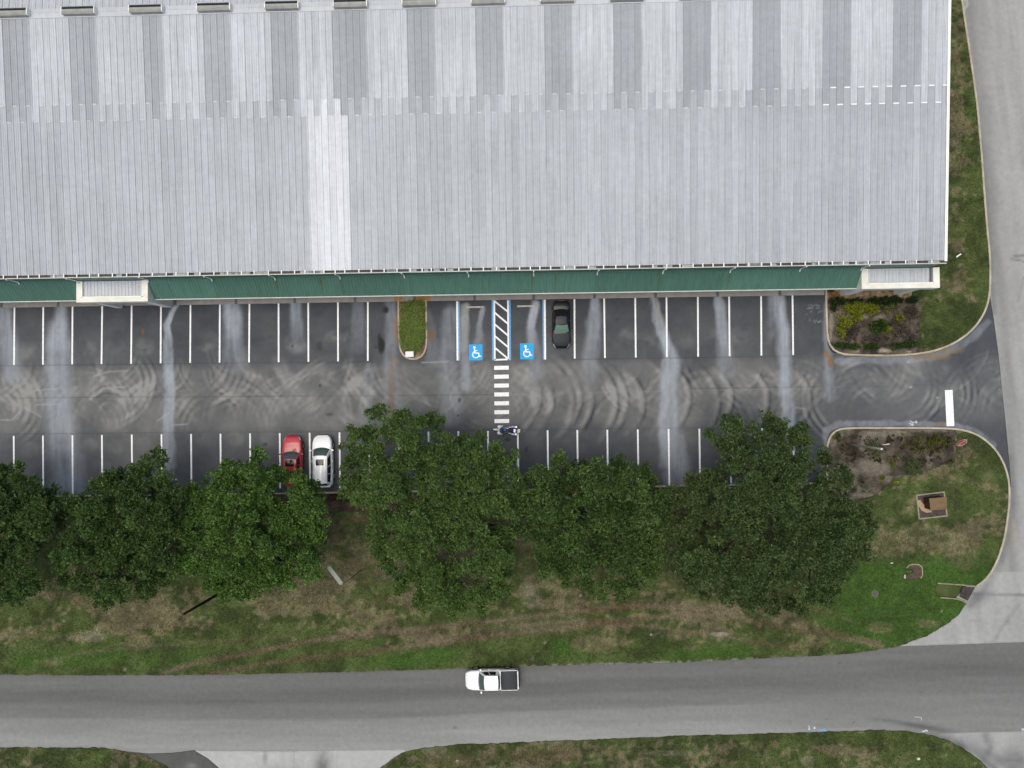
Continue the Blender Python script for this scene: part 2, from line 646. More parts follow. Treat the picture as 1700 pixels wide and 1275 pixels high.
sheet('driveway', [(318, 1246.5), (480, 1247), (672, 1244), (720, 1320), (300, 1340), (322, 1250)], -.014, .15, paint_drive_l, M_CONC, .06)


def paint_drive_d(px, py, X, Y):
    C = np.full((len(px), 3), .085) * (.85 + .3 * fbm(X, Y, 1.5, 3))[:, None]
    return over(C, (.28, .28, .28), .7 * np.exp(-((px - 318) / 9) ** 2 - ((py - 1273) / 6) ** 2) * fbm(X, Y, .6, 2))


sheet('asphalt_apron', [(205, 1247), (245, 1251), (285, 1250), (322, 1245.5), (345, 1259), (366, 1277), (420, 1330), (200, 1330)], -.006, .15, paint_drive_d, M_ROAD, .05)


def paint_drive_r(px, py, X, Y):
    C = np.full((len(px), 3), .30) * (.8 + .4 * fbm(X, Y, 2.0, 5))[:, None]
    for pts, w, s_ in (([(1545, 1221), (1580, 1232), (1620, 1250), (1650, 1275), (1680, 1310)], 6, .75), ([(1560, 1222), (1610, 1236), (1660, 1262), (1700, 1285)], 9, .4), ([(1636, 1222), (1645, 1240), (1640, 1250)], 7, .5)):
        d, p = line_d(px, py, pts)
        C = over(C, (.10, .10, .105), s_ * np.exp(-(d / w) ** 2) * (.3 + 1.2 * fbm(X, Y, 1, 4)))
    C = over(C, (.09, .09, .09), .7 * np.exp(-((px - 1685) / 28) ** 2 - ((py - 1265) / 22) ** 2) * (.2 + 1.3 * fbm(X, Y, 1.2, 2)))
    return C


sheet('driveway', [(1535, 1218.5), (1600, 1216), (1820, 1211), (1820, 1340), (1560, 1340)], -.012, .15, paint_drive_r, M_CONC, .06)


# ---- parking lot with its wear: tyre scrub, wash-out from the downspouts, oil
def paint_lot(px, py, X, Y):
    n = len(px)
    top = 508.5 - (px - 20) * .0157
    v_ = (py - top) / 100.0                      # 0 sidewalk, 1 ends of the upper stalls, ~2.15 start of the lower stalls
    n1, n2, n3 = fbm(X, Y, 5, 1), fbm(X, Y, 1.6, 3), fbm(X * .35, Y * 2.5, 1.2, 5)
    w = np.interp(v_, [-.1, .15, .5, .8, 1.0, 1.12, 1.6, 2.05, 2.2, 2.5, 3.2], [.06, .08, .12, .19, .20, .37, .43, .38, .23, .17, .13])
    w = w * (.25 + 1.5 * n1) + .50 * (n2 - .5) * (.32 + w) + .05 * (n3 - .5)
    k = smooth(1320, 1380, px)
    w = w * (1 - .35 * k)
    # tyre scrub: arcs swept by cars turning in and out of the stalls
    rr = random.Random(5)
    L = np.zeros(n)

    wx = px + 14 * (fbm(X, Y, 6.0, 2, 2) - .5) + 2.5 * (fbm(X, Y, 1.0, 6, 2) - .5)
    wy = py + 14 * (fbm(X, Y, 6.0, 4, 2) - .5) + 2.5 * (fbm(X, Y, 1.0, 1, 2) - .5)
    blot = .30 + 1.4 * smooth(.3, .7, fbm(X, Y, 1.7, 5, 3))

    def arc(cx, cy, r, a0, a1, wd, s_):
        dx, dy = wx - cx, wy - cy
        q = np.hypot(dx, dy)
        sel = np.abs(q - r) < wd * 3
        if not sel.any():
            return
        an = np.degrees(np.arctan2(dy[sel], dx[sel]))
        mid, half = (a0 + a1) / 2, abs(a1 - a0) / 2
        da = np.abs((an - mid + 180) % 360 - 180)
        L[sel] += s_ * np.exp(-((q[sel] - r) / wd) ** 2) * smooth(half, half * .3, da)

    def turns(x0, x1, step, ytop, cnt, amp):
        x = x0
        while x < x1:
            for q in range(cnt):
                r_ = rr.uniform(36, 88)
                sgn = rr.choice((-1, 1))
                up = rr.random() < .6
                cy = ytop + rr.uniform(-22, 30) if up else ytop + 112 + rr.uniform(-26, 10)
                cx = x + sgn * r_ + rr.uniform(-12, 12)
                lo = (90, 190) if (sgn > 0 and up) else (-10, 90) if up else (170, 275) if sgn > 0 else (-95, 10)
                n_ = rr.choice((1, 2, 2, 3))
                gap_ = rr.uniform(7, 12)
                wd = rr.uniform(2.6, 6.2)
                am = rr.uniform(.10, .26) * amp
                for j in range(n_):
                    arc(cx, cy, r_ + j * gap_, lo[0], lo[1], wd, am * rr.uniform(.6, 1))
                    arc(cx, cy, r_ + j * gap_ + gap_ * .5, lo[0], lo[1], wd * .6, -am * rr.uniform(.2, .6))
            x += step
    turns(-40, 640, 24, 600, 4, 1.0)
    turns(650, 850, 26, 597, 3, .7)
    turns(850, 1340, 25, 592, 3, .8)
    turns(1370, 1660, 24, 575, 3, .75)
    for i, (cx, r_) in enumerate(((820, 72), (836, 76), (866, 80), (880, 78), (900, 77), (925, 92), (845, 40), (1080, 60), (1120, 70), (1150, 62), (1190, 80), (1215, 86), (1238, 70), (965, 70), (1000, 62), (1030, 75), (1280, 60))):
        arc(cx, 662 + (i % 3) * 5, r_, -72, 66, 4.5, .34)
        arc(cx, 662 + (i % 3) * 5, r_ + 8, -64, 58, 2.6, -.22)
    for cx, cy, r0, a0, a1 in ((0, 672, 24, -80, 60), (0, 672, 50, -60, 70), (180, 690, 22, -150, 20), (190, 640, 44, -60, 80), (1430, 640, 26, -170, -20), (1490, 640, 50, -30, 80), (1410, 665, 56, 100, 220), (1560, 650, 40, -60, 70)):
        for q in range(3):
            arc(cx, cy, r0 + q * 11, a0, a1, 3.0, .26)
            arc(cx, cy, r0 + q * 11 + 5.5, a0, a1, 2.2, -.16)
    # scrub ovals where cars pull out of the stalls
    for x in range(-10, 1330, 50):
        if 650 < x < 920:
            continue
        cx, cy = x + rr.uniform(-8, 8), 576 - (x - 20) * .0125 + rr.uniform(-8, 8)
        L += rr.uniform(.06, .36) * smooth(.3, .62, n2) * smooth(1.7, .2, ((wx - cx) / 18) ** 2 + ((wy - cy) / 16) ** 2 + 3.0 * (n2 - .5))
        L += rr.uniform(-.05, .16) * smooth(1.4, .3, ((wx - cx - 3) / 15) ** 2 + ((wy - cy - 165) / 14) ** 2)
    gate = smooth(.25, .60, v_) * smooth(2.85, 2.2, v_)
    L = np.clip(L, -.6, .75)
    w = w + L * gate * blot * .88
    w = np.clip(w, 0, 1.1)
    C = lerp((.043, .047, .058), (.228, .226, .221), w)
    # light scratch lines
    for pts in ([(60, 648), (98, 645), (101, 641)], [(60, 672), (98, 671), (102, 668)], [(150, 662), (165, 652), (170, 645)], [(155, 625), (180, 617), (210, 616)], [(170, 645), (208, 642)],
                [(0, 697), (20, 697), (33, 683)], [(40, 676), (68, 692)], [(262, 698), (278, 688), (288, 677)], [(275, 665), (282, 660), (287, 648)], [(285, 706), (310, 704)], [(1320, 677), (1335, 678)], [(700, 602), (745, 600)]):
        d, p = line_d(px, py, pts)
        C = over(C, (.32, .32, .31), .6 * np.exp(-(d / 1.1) ** 2))
    # wash-out below each downspout
    wash = (.305, .335, .385)
    for pts, w0, w1, s_, fade in (
            ([(3, 508), (6, 540), (14, 575), (20, 620)], 15, 15, .62, .5), ([(101, 505), (99, 530), (97, 570)], 9, 14, .55, 0), ([(97, 545), (97, 600), (97, 680), (108, 760), (115, 815)], 17, 26, .55, .35),
            ([(292, 506), (285, 522), (277, 540), (280, 556), (279, 600), (284, 655), (278, 720), (281, 770)], 5, 10, .8, .45), ([(384, 503), (386, 530), (388, 565), (392, 605)], 13, 16, .78, .75),
            ([(491, 503), (493, 530), (496, 575)], 8, 11, .62, .8), ([(594, 505), (596, 570)], 8, 14, .25, .5), ([(700, 505), (715, 560), (720, 600)], 8, 12, .22, .3), ([(748, 520), (744, 600), (750, 690)], 12, 16, .34, .4),
            ([(774, 508), (772, 540), (771, 590), (774, 640)], 6, 8, .62, .5), ([(801, 512), (797, 535), (792, 590)], 3, 9, .55, .7), ([(890, 505), (886, 520), (881, 545), (886, 580), (890, 620)], 6, 12, .78, .7),
            ([(988, 498), (986, 530), (982, 575), (978, 615)], 7, 14, .66, .75), ([(1086, 495), (1092, 530), (1104, 565), (1116, 600), (1110, 650), (1112, 720), (1124, 770), (1126, 805)], 6, 21, .74, .5),
            ([(1104, 600), (1103, 660), (1100, 720), (1104, 770)], 5, 8, .35, .5), ([(1192, 492), (1198, 530), (1202, 570), (1206, 620)], 6, 13, .72, .7), ([(1292, 490), (1296, 520), (1300, 555), (1304, 600), (1304, 650), (1312, 700), (1315, 740)], 10, 9, .74, .35),
            ([(1282, 490), (1284, 520), (1282, 550)], 7, 10, .4, .8), ([(1375, 505), (1374, 585), (1378, 660)], 6, 8, .42, .4), ([(1390, 600), (1450, 598), (1520, 597), (1570, 585), (1610, 565), (1640, 535)], 6, 6, .30, .2),
            ([(1376, 760), (1372, 715), (1395, 704), (1460, 703), (1580, 705), (1620, 716), (1650, 740)], 5, 5, .30, .2), ([(650, 505), (648, 600), (655, 680)], 9, 12, .28, .3), ([(612, 640), (614, 610), (606, 700)], 7, 8, .2, .3)):
        d, p = line_d(px, py, pts)
        wd = 1.25 * (w0 + (w1 - w0) * p) + 9 * (fbm(X, Y * .6, .8, 2) - .5)
        a = 1.45 * s_ * (1 - fade * p) * smooth(1.25, .35, d / wd) * (.35 + .95 * fbm(X * 3.0, Y * .4, 1.0, 6) + .5 * (n2 - .5))
        C = over(C, wash, a)
    d, p = line_d(px, py, [(1088, 497), (1093, 520), (1098, 545)])
    C = over(C, (.22, .19, .13), .7 * np.exp(-(d / 2.0) ** 2))
    d, p = line_d(px, py, [(770, 510), (770, 545), (766, 580)])
    C = over(C, (.27, .265, .24), .55 * smooth(9, 4, d))
    # wet, dark and rusty spots
    for (x, y, a, b, c, s_) in ((640, 515, 6, 7, (.016, .016, .018), .95), (633, 573, 6, 12, (.016, .016, .018), .95), (630, 560, 3, 6, (.02, .02, .02), .8), (624, 577, 2, 2, (.02, .02, .02), .8), (237, 550, 2.6, 5, (.20, .075, .02), .8), (650, 645, 7, 55, (.16, .115, .085), .6),
                                (649, 690, 6, 40, (.15, .11, .085), .4), (716, 557, 5, 9, (.17, .09, .04), .7), (1378, 600, 6, 9, (.20, .10, .035), .8), (1545, 592, 30, 5, (.20, .13, .06), .6), (1572, 582, 24, 5, (.20, .13, .06), .5),
                                (1560, 704, 12, 3, (.20, .12, .06), .6), (657, 545, 3, 24, (.24, .13, .06), .6), (657, 600, 5, 5, (.25, .16, .08), .5), (1372, 588, 4, 6, (.23, .12, .04), .8), (843, 730, 7, 3, (.022, .022, .022), .7), (531, 640, 2, 2, (.02, .02, .02), .6),
                                (548, 688, 6, 3, (.03, .03, .03), .6), (763, 664, 2, 4, (.025, .025, .025), .7), (485, 575, 2, 2, (.02, .02, .02), .7), (531, 575, 4, 7, (.035, .035, .035), .5), (440, 738, 4, 3, (.02, .02, .02), .6), (760, 690, 2, 2, (.02, .02, .02), .6), (874, 745, 2, 5, (.02, .02, .02), .6)):
        q = ((px - x) / a) ** 2 + ((py - y) / b) ** 2
        C = over(C, c, s_ * smooth(1.9, .15, q + 2.2 * (fbm(X, Y, .6, 4) - .5)))
    # paving seams
    for pts, s_ in (([(-60, 661), (600, 657), (830, 655)], .35), ([(830, 655), (1400, 643)], -.3), ([(1150, 645), (1360, 642)], .5), ([(-60, 607.5), (620, 600.5)], .35), ([(950, 597), (1330, 590.5)], .4), ([(-60, 721), (600, 716), (1360, 709)], .3), ([(1380, 645), (1500, 640), (1600, 636)], .15)):
        d, p = line_d(px, py, pts)
        C = over(C, (.02, .02, .022) if s_ > 0 else (.24, .24, .24), abs(s_) * np.exp(-(d / .9) ** 2) * (.4 + n2))
    for (x, y) in ((1508, 601), (1556, 660), (1512, 643)):
        C = over(C, (.5, .5, .5), .8 * np.exp(-(np.hypot(px - x, (py - y) * 1.3) / 1.6) ** 2))
    # pale cracks in the last stall
    rr = random.Random(3)
    for q in range(16):
        x, y = rr.uniform(1332, 1364), rr.uniform(505, 535)
        d, p = line_d(px, py, [(x, y), (x + rr.uniform(-9, 9), y + rr.uniform(-5, 5))])
        C = over(C, (.24, .24, .25), .5 * np.exp(-(d / .8) ** 2))
    return C


LOTP = [(-120, 500), (640, 496), (1380, 483), (1640, 470), (1650, 530), (1658, 590), (1664, 650), (1670, 705), (1676, 770), (1679, 810), (1660, 800), (1500, 820), (1380, 815), (1130, 809), (860, 814), (500, 819), (120, 824), (-120, 826)]
lot = sheet('parking_lot', LOTP, 0.0, .10, paint_lot, M_LOT, .12)


# ---- painted markings on the lot
def strip(name, a, b, wd, mat, z=.005, parent=lot, z1=None):
    a, b = at(*a), at(*b)
    d = (b - a).normalized()
    p = Vector((-d.y, d.x, 0)) * wd / 2
    return MB().flat([a - p, b - p, b + p, a + p], z).build(name, mat, parent)


LW = .15
UT = [(24.0, 508.8), (71.8, 508.3), (120.4, 507.9), (169.7, 507.3), (218.6, 506.9), (267.2, 506.0), (316.2, 505.2), (365, 504.5), (414.1, 503.8), (462.4, 502.9), (511.7, 502.2), (561, 501.6), (610.7, 501.0)]
UB = [(23.3, 606.0), (71.3, 605.4), (119.8, 604.8), (168.5, 604.3), (217.6, 603.9), (266.6, 603.2), (315.7, 602.6), (364.5, 602.1), (413.4, 601.6), (462.6, 601.3), (512.0, 600.6), (561.2, 599.9), (610.6, 599.2)]
RT = [(953.6, 496.7), (1002.9, 495.4), (1054.5, 494.1), (1106.4, 492.8), (1158.5, 491.6), (1210.4, 490.5), (1263.5, 489.3), (1315.6, 488.3)]
RB = [(954.1, 595.3), (1004.3, 594.4), (1055.5, 593.6), (1107.2, 592.8), (1159, 592.2), (1211.3, 591.3), (1264, 590.3), (1316.8, 589.4)]
for a, b in zip(UT + RT, UB + RB):
    strip('parking_line', a, b, LW, M_PAINT)
for i, x in enumerate([22.8, 71.3, 120.2, 169.2, 218.8, 268.1, 317.2, 366, 415.1, 464.4, 514, 563.6, 612.8, 662, 711.4, 760.9, 810, 859.6, 909.1, 958.4, 1008.2, 1058.8, 1109.9, 1161, 1212.5, 1265, 1317]):
    yt = 723.6 - (x - 22.8) * .0104
    strip('parking_line', (x, yt), (x + .55 + x * .0006, yt + 97.5 - x * .0045), LW, M_PAINT)
strip('parking_line', (-25, 509.4), (-26, 606.8), LW, M_PAINT)
strip('parking_line', (-26, 724), (-25, 821), LW, M_PAINT)

# accessible bays
for xw, xb, yt, yb in ((758.8, 761.6, 500.3, 598.5), (904.3, 901.6, 497.5, 596.8)):
    strip('parking_line', (xw, yt), (xw + .8, yb), .17, M_PAINT)
    strip('parking_line', (xb, yt), (xb + .8, yb), .13, M_BLUELINE)
for xw, xb in ((820.5, 817.6), (843.2, 846.0)):
    strip('parking_line', (xb, 498.3), (xb + 1.0, 598), .17, M_BLUELINE)
    strip('parking_line', (xw, 498.6), (xw + 1.0, 598), .15, M_PAINT)
strip('parking_line', (821, 597.4), (844.6, 596.6), .15, M_PAINT)
for a, b in (((821.0, 500), (842.4, 517)), ((821.2, 519), (842.6, 537)), ((821.4, 538.5), (842.8, 556.5)), ((821.6, 558), (843, 576)), ((821.8, 577.5), (843.4, 595.5))):
    strip('hatch_line', a, b, .15, M_PAINT, .009)
for i in range(7):
    y = 610.6 + i * 14.73
    strip('crosswalk_stripe', (820.3 + i * .1, y + .2), (844.5 + i * .12, y - .2), .36, M_PAINT)
a, b = at(1575.2, 647.5), at(1577.8, 707.5)
strip('stop_line', (1575, 647.5), (1577.9, 707.5), .68, M_PAINT)


def symbol(cx, cy):
    o = at(cx, cy)
    e = empty('accessible_symbol', (o.x, o.y, 0), 0, lot)
    w, h = .61, .72
    MB().flat([(-w, -h), (w, -h), (w, h), (-w, h)], .005).build('blue_panel', M_BLUE, e)
    f_ = MB()

    def ring(cx, cy, r0, r1, a0, a1, z, n=28):
        for q in range(n):
            p, s_ = R(a0 + (a1 - a0) * q / n), R(a0 + (a1 - a0) * (q + 1) / n)
            f_.flat([(cx + r0 * math.cos(p), cy + r0 * math.sin(p)), (cx + r1 * math.cos(p), cy + r1 * math.sin(p)), (cx + r1 * math.cos(s_), cy + r1 * math.sin(s_)), (cx + r0 * math.cos(s_), cy + r0 * math.sin(s_))], z)

    def bar(a, b, wd, z):
        a, b = Vector(a), Vector(b)
        d = (b - a).normalized()
        p = Vector((-d.y, d.x)) * wd / 2
        f_.flat([a - p, b - p, b + p, a + p], z)
    ring(-.12, .46, 0, .115, 0, 360, .009)
    ring(0, -.20, .235, .335, 95, 400, .009, 36)
    bar((-.115, .38), (-.07, -.07), .13, .0125)
    bar((-.11, .16), (.16, .16), .08, .014)
    bar((-.10, -.06), (.24, -.06), .11, .0155)
    bar((.21, -.05), (.36, -.40), .10, .017)
    bar((.33, -.39), (.50, -.33), .09, .0185)
    f_.build('wheelchair_figure', M_PAINT, e)


symbol(789.8, 585)
symbol(874.7, 583.2)

# surveyors' spray marks
def spray(name, segs, mat, parent, z, wd=.06):
    b = MB()
    for q, (p, s_) in enumerate(segs):
        p, s_ = at(*p), at(*s_)
        d = (s_ - p).normalized()
        n_ = Vector((-d.y, d.x, 0)) * wd / 2
        b.flat([p - n_, s_ - n_, s_ + n_, p + n_], z + q * .0006)
    return b.build(name, mat, parent)


M_SPRAY = plain('white_spray_paint', (.55, .56, .57), .8, .2, 0, .25, 12)
M_SPRAYB = plain('blue_spray_paint', (.15, .30, .46), .8, .2, 0, .3, 9)
spray('spray_arrow', [((1515, 707), (1515, 701)), ((1515, 701), (1522, 700.5)), ((1520, 698.3), (1522.6, 700.5)), ((1522.6, 700.5), (1520, 703)), ((1509, 702.5), (1513, 703)), ((1511, 698), (1513.5, 701)), ((1511, 706), (1513.5, 704.5)), ((1513, 705.5), (1517, 705.5))], M_SPRAY, lot, .004)
for nm, sg, mt, w in (('spray_mark', [((1342, 1205), (1344, 1208)), ((1344, 1208), (1342.5, 1211)), ((1342.5, 1211), (1345.5, 1211)), ((1350, 1209), (1354.5, 1209)), ((1352.5, 1206.5), (1352.5, 1211))], M_SPRAY, .07),
                      ('spray_mark', [((1348, 1213.5), (1354, 1213.5)), ((1361, 1212), (1371, 1211.5)), ((1361, 1214), (1372, 1213.5))], M_SPRAYB, .12),
                      ('spray_mark', [((1531, 1214.5), (1539.5, 1213)), ((1537, 1211.5), (1540.5, 1214.2))], M_SPRAY, .09),
                      ('spray_mark', [((1518, 1190.5), (1530, 1191)), ((1529.5, 1191), (1530, 1196))], M_SPRAY, .04),
                      ('spray_mark', [((1696, 1210), (1704, 1213)), ((1697, 1214), (1702, 1208))], M_SPRAY, .07)):
    spray(nm, sg, mt, bpy.data.objects['road'], -.026, w)


# ------------------------------------------------------------------ TURF, BEDS, KERBS
TRACKS = [([(270, 1117), (330, 1099), (400, 1086), (520, 1063), (640, 1049), (760, 1037), (860, 1026), (960, 1014), (1060, 1006), (1180, 1011), (1280, 1014)], 4.0, .75),
          ([(350, 1118), (430, 1103), (520, 1091), (620, 1081), (720, 1066), (860, 1051), (985, 1037), (1060, 1027), (1150, 1021), (1220, 1025), (1290, 1038), (1400, 1060), (1465, 1072)], 3.6, .7),
          ([(860, 1038), (960, 1030), (1080, 1040), (1180, 1053), (1280, 1069), (1340, 1082)], 3.0, .6), ([(1270, 1018), (1320, 1033), (1400, 1053), (1460, 1066)], 3, .55), ([(1330, 1004), (1370, 1015), (1412, 1030)], 2, .6),
          ([(60, 1100), (150, 1082), (260, 1072), (400, 1062), (480, 1056)], 3, .35), ([(700, 1060), (860, 1042), (1000, 1032)], 8, .35), ([(900, 1005), (1000, 1000), (1200, 1005)], 7, .3), ([(700, 1070), (780, 1058)], 5, .45)]
G_D, G_M, G_B = (.037, .051, .016), (.068, .094, .028), (.041, .096, .014)
BR1, BR2, BR3 = (.160, .138, .080), (.098, .084, .048), (.22, .195, .14)


def paint_lawn(px, py, X, Y):
    a, b, c, d_ = fbm(X, Y, 4.5, 1), fbm(X, Y, 1.3, 3), fbm(X * .5, Y * 1.4, 2.2, 5), fbm(X, Y, .45, 2, 2)
    C = lerp(G_D, G_M, smooth(.3, .7, b))
    # dryness by area
    dry = .44 + .9 * (c - .5) * 1.6 + .6 * (a - .5)
    east = smooth(1330, 1420, px)
    dry = dry * (1 - east) + east * (.30 + 1.5 * (c - .5) * smooth(940, 900, py) * 1.2 + .1 * smooth(940, 880, py))
    wet = smooth(920, 945, py + 12 * (b - .5)) * smooth(1330, 1420, px) * smooth(1075, 1050, py)
    dry = dry - .9 * wet
    dry = dry - .6 * smooth(1045, 1090, py) * smooth(1320, 1290, px) * (.5 + b)
    dry = np.where(py > 1200, .40 + 1.3 * (c - .5) - .3 * smooth(1240, 1225, py), dry)
    dry = np.where((px > 1500) & (py < 600), .22 + 1.1 * (c - .5) + .3 * np.exp(-((px - 1590) / 14) ** 2) * smooth(520, 470, py) + .25 * np.exp(-((px - 1585) / 10) ** 2 - ((py - 180) / 60) ** 2), dry)
    w = smooth(.36, .66, dry + .9 * (d_ - .5) + .75 * (fbm(X * .45, Y * 1.5, 1.0, 6, 3) - .5))
    C = C * (1 - w[:, None] * .85) + lerp(BR2, BR1, smooth(.3, .7, b)) * (w[:, None] * .85)
    C = over(C, G_B, .75 * wet * (.4 + b))
    lush = smooth(1060, 1100, py) * smooth(1118, 1095, py) + smooth(1040, 1075, py) * smooth(1180, 1260, px)
    C = over(C, G_B, .55 * np.clip(lush, 0, 1) * smooth(.42, .62, a + .3 * (b - .5)) * (py < 1130))
    # mown sods and bare patches
    for (x, y, ax, ay, col, s_) in ((195, 1086, 24, 13, G_B, .7), (655, 1098, 50, 7, G_B, .7), (735, 1086, 34, 14, G_B, .75), (931, 1076, 18, 18, G_B, .7), (1190, 1082, 80, 8, G_B, .5), (90, 1095, 60, 12, G_B, .5), (20, 1053, 60, 8, BR1, .6), (150, 1055, 36, 10, BR3, .6),
                                    (230, 1065, 24, 14, BR1, .6), (90, 1100, 20, 6, BR1, .6), (985, 1070, 36, 17, BR1, .6), (1130, 1052, 22, 10, BR1, .5), (875, 978, 14, 12, BR3, .8), (880, 995, 18, 14, BR3, .5), (1195, 1053, 15, 4, (.38, .35, .32), .85), (1150, 1075, 16, 5, BR1, .5),
                                    (620, 945, 50, 30, BR2, .35), (1110, 965, 24, 18, BR2, .5), (640, 910, 24, 30, BR2, .35), (30, 990, 80, 16, BR2, .25), (600, 860, 60, 6, (.15, .09, .065), .45), (560, 1000, 90, 12, BR1, .25), (1460, 1043, 22, 10, BR1, .5), (1540, 1035, 20, 8, BR1, .6), (1350, 1060, 30, 8, BR1, .4),
                                    (1470, 900, 40, 26, BR1, .4), (1530, 885, 40, 14, BR1, .35), (1600, 920, 26, 26, BR1, .35), (1640, 800, 12, 25, BR1, .35), (1580, 797, 30, 12, BR1, .25), (720, 1246, 22, 12, BR3, .5), (900, 1255, 60, 14, (.105, .075, .045), .6), (740, 1262, 60, 12, (.10, .075, .045), .6), (1130, 1250, 60, 5, BR3, .35), (1340, 1262, 14, 10, BR3, .5), (1500, 1262, 16, 12, BR1, .4)):
        q = ((px - x) / ax) ** 2 + ((py - y) / ay) ** 2
        C = over(C, col, s_ * smooth(1.3, .4, q + 1.1 * (b - .5) + .9 * (d_ - .5)) * (.55 + .6 * d_))
    for pts, wd, s_ in TRACKS:
        d, p = line_d(px, py, pts)
        C = over(C, lerp((.100, .066, .044), (.150, .118, .080), smooth(.35, .65, a)), (1.2 * s_ * np.exp(-(d / (wd * 1.1)) ** 2) * (.45 + .9 * b)))
    # bare, trodden soil below the tree row
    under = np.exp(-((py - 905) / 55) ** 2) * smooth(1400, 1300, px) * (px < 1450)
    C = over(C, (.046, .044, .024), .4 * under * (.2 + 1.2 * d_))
    d, p = line_d(px, py, VERGE)
    grav = np.exp(-(d / 2.4) ** 2) * smooth(840, 900, px) * smooth(1300, 1240, px)
    C = over(C, (.16, .145, .115), .5 * np.exp(-(d / 2.0) ** 2) * smooth(.5, .75, b + .2 * (d_ - .5)))
    C = over(C, (.26, .245, .21), .75 * grav * smooth(.42, .6, d_ + .4 * (b - .5)))
    d, p = line_d(px, py, K1)
    C = over(C, (.09, .115, .018), .4 * np.exp(-(d / 2.5) ** 2))
    C = C * (.82 + .36 * d_)[:, None]
    for (x, y) in ((107, 1031), (162, 1045), (208, 1111), (964, 988), (905, 1067), (1081, 1053), (759, 1263), (1563, 1015)):
        C = over(C, (.55, .54, .5), .9 * np.exp(-(np.hypot(px - x, py - y) / 1.3) ** 2))
    return C


BED1 = [(1373, 484), (1452, 482), (1514, 484), (1514, 497), (1526, 500), (1527, 560), (1523, 588), (1480, 590), (1440, 589.5), (1402, 588), (1382, 585), (1375, 574), (1373, 540)]
BED2 = [(1374, 830), (1373, 752), (1374, 730), (1378, 719), (1388, 712), (1480, 711), (1585, 712), (1589, 728), (1587, 750), (1577, 765), (1558, 775), (1530, 783), (1500, 789), (1482, 799), (1466, 812), (1452, 822), (1436, 828), (1410, 830)]
HEDGE = [(-120, 826), (120, 823), (500, 818.5), (860, 812.5), (1130, 806.5), (1372, 802), (1376, 830), (1130, 840), (860, 845), (500, 850), (120, 856), (-120, 858)]
L_SOUTH = [(-120, 857), (120, 855), (500, 849), (860, 844), (1130, 839), (1374, 828)] + BED2[-1:-10:-1] + [(1588, 736), (1589, 727), (1586, 712), (1605, 714.5), (1625, 722.5), (1645, 738), (1660, 757), (1670, 780), (1675, 803), (1675, 830), (1672, 860), (1667, 892), (1659, 920), (1650, 941), (1638, 960), (1628, 971), (1620, 973), (1600, 971), (1556, 968), (1552, 980), (1560, 992), (1595, 994), (1602, 997.5)] + VERGE
sheet('lawn', L_SOUTH, .055, .125, paint_lawn, M_TURF, .12, rag=1.3, relief=.05)
L_EAST = [(1560, 440), (1581, 425), (1588, -90)] + K1[::-1][:-12] + [(1520, 588), (1526, 560), (1526, 500), (1514, 497), (1514, 480), (1540, 470)]
L_EAST = [(1500, 440), (1540, -90), (1583, -90)] + K1[::-1][1:16] + [(1523, 588), (1527, 560), (1526, 500), (1514, 498), (1514, 478)]
sheet('lawn', L_EAST, .058, .125, paint_lawn, M_TURF, .12, relief=.05)
LSW = [(-120, 1242), (0, 1241.5), (170, 1241.5), (200, 1246.5), (240, 1254), (265, 1265), (285, 1278), (320, 1330), (-120, 1340)]
sheet('lawn', LSW, .03, .125, paint_lawn, M_TURF, .08, rag=1.2, relief=.05)
LSE = [(600, 1300), (630, 1276), (655, 1257), (672, 1248), (700, 1242.5), (760, 1236.5), (860, 1233), (1000, 1227.5), (1150, 1221.5), (1290, 1217.5), (1400, 1214.5), (1450, 1212.5), (1500, 1213.5), (1540, 1219), (1570, 1228), (1600, 1243), (1626, 1261), (1645, 1280), (1680, 1330), (600, 1340)]
sheet('lawn', LSE, .03, .125, paint_lawn, M_TURF, .08, rag=1.2, relief=.05)


def paint_bed(px, py, X, Y):
    a, b, d_ = fbm(X, Y, 2.2, 1), fbm(X, Y, .7, 3), fbm(X, Y, .3, 5, 2)
    C = lerp((.038, .030, .024), (.085, .069, .054), smooth(.3, .7, b))
    C = over(C, (.165, .145, .115), .85 * smooth(.46, .64, a + .25 * (b - .5)) * (py > 640) * smooth(1500, 1420, px + 40 * (b - .5)))
    for (x, y, ax, ay, s_) in ((1450, 775, 30, 16, .8), (1480, 720, 30, 7, .8), (1440, 722, 16, 8, .7), (1542, 765, 7, 12, .7), (1410, 800, 14, 10, .4), (1470, 795, 16, 6, .7), (1382, 730, 7, 14, .8), (1500, 792, 14, 3, .8), (1430, 822, 20, 4, .6), (1586, 740, 3, 20, .6), (1540, 715, 40, 3, .6)):
        C = over(C, (.175, .152, .122), s_ * smooth(1.4, .3, ((px - x) / ax) ** 2 + ((py - y) / ay) ** 2 + (b - .5)))
    up = smooth(500, 490, py - 2 * (b - .5)) * (py < 600)
    C = over(C, lerp((.21, .11, .04), (.34, .25, .14), smooth(.35, .65, d_)), .9 * up)
    for (x, y, ax, ay, s_) in ((1379, 535, 4, 16, .8), (1378, 558, 3, 8, .7), (1418, 583, 9, 3, .8), (1467, 582, 12, 4, .9), (1509, 584, 6, 2, .9), (1460, 530, 12, 8, .55), (1437, 525, 5, 5, .5)):
        C = over(C, (.30, .25, .20), s_ * smooth(1.4, .3, ((px - x) / ax) ** 2 + ((py - y) / ay) ** 2 + 1.4 * (d_ - .5)))
    C = over(C, (.17, .14, .12), .4 * smooth(.5, .7, a) * (py < 600))
    return C * (.7 + .6 * d_)[:, None]


sheet('planting_bed', BED1, .085, .11, paint_bed, M_MULCH, .1, relief=.06)
sheet('planting_bed', BED2, .085, .11, paint_bed, M_MULCH, .1, relief=.06)


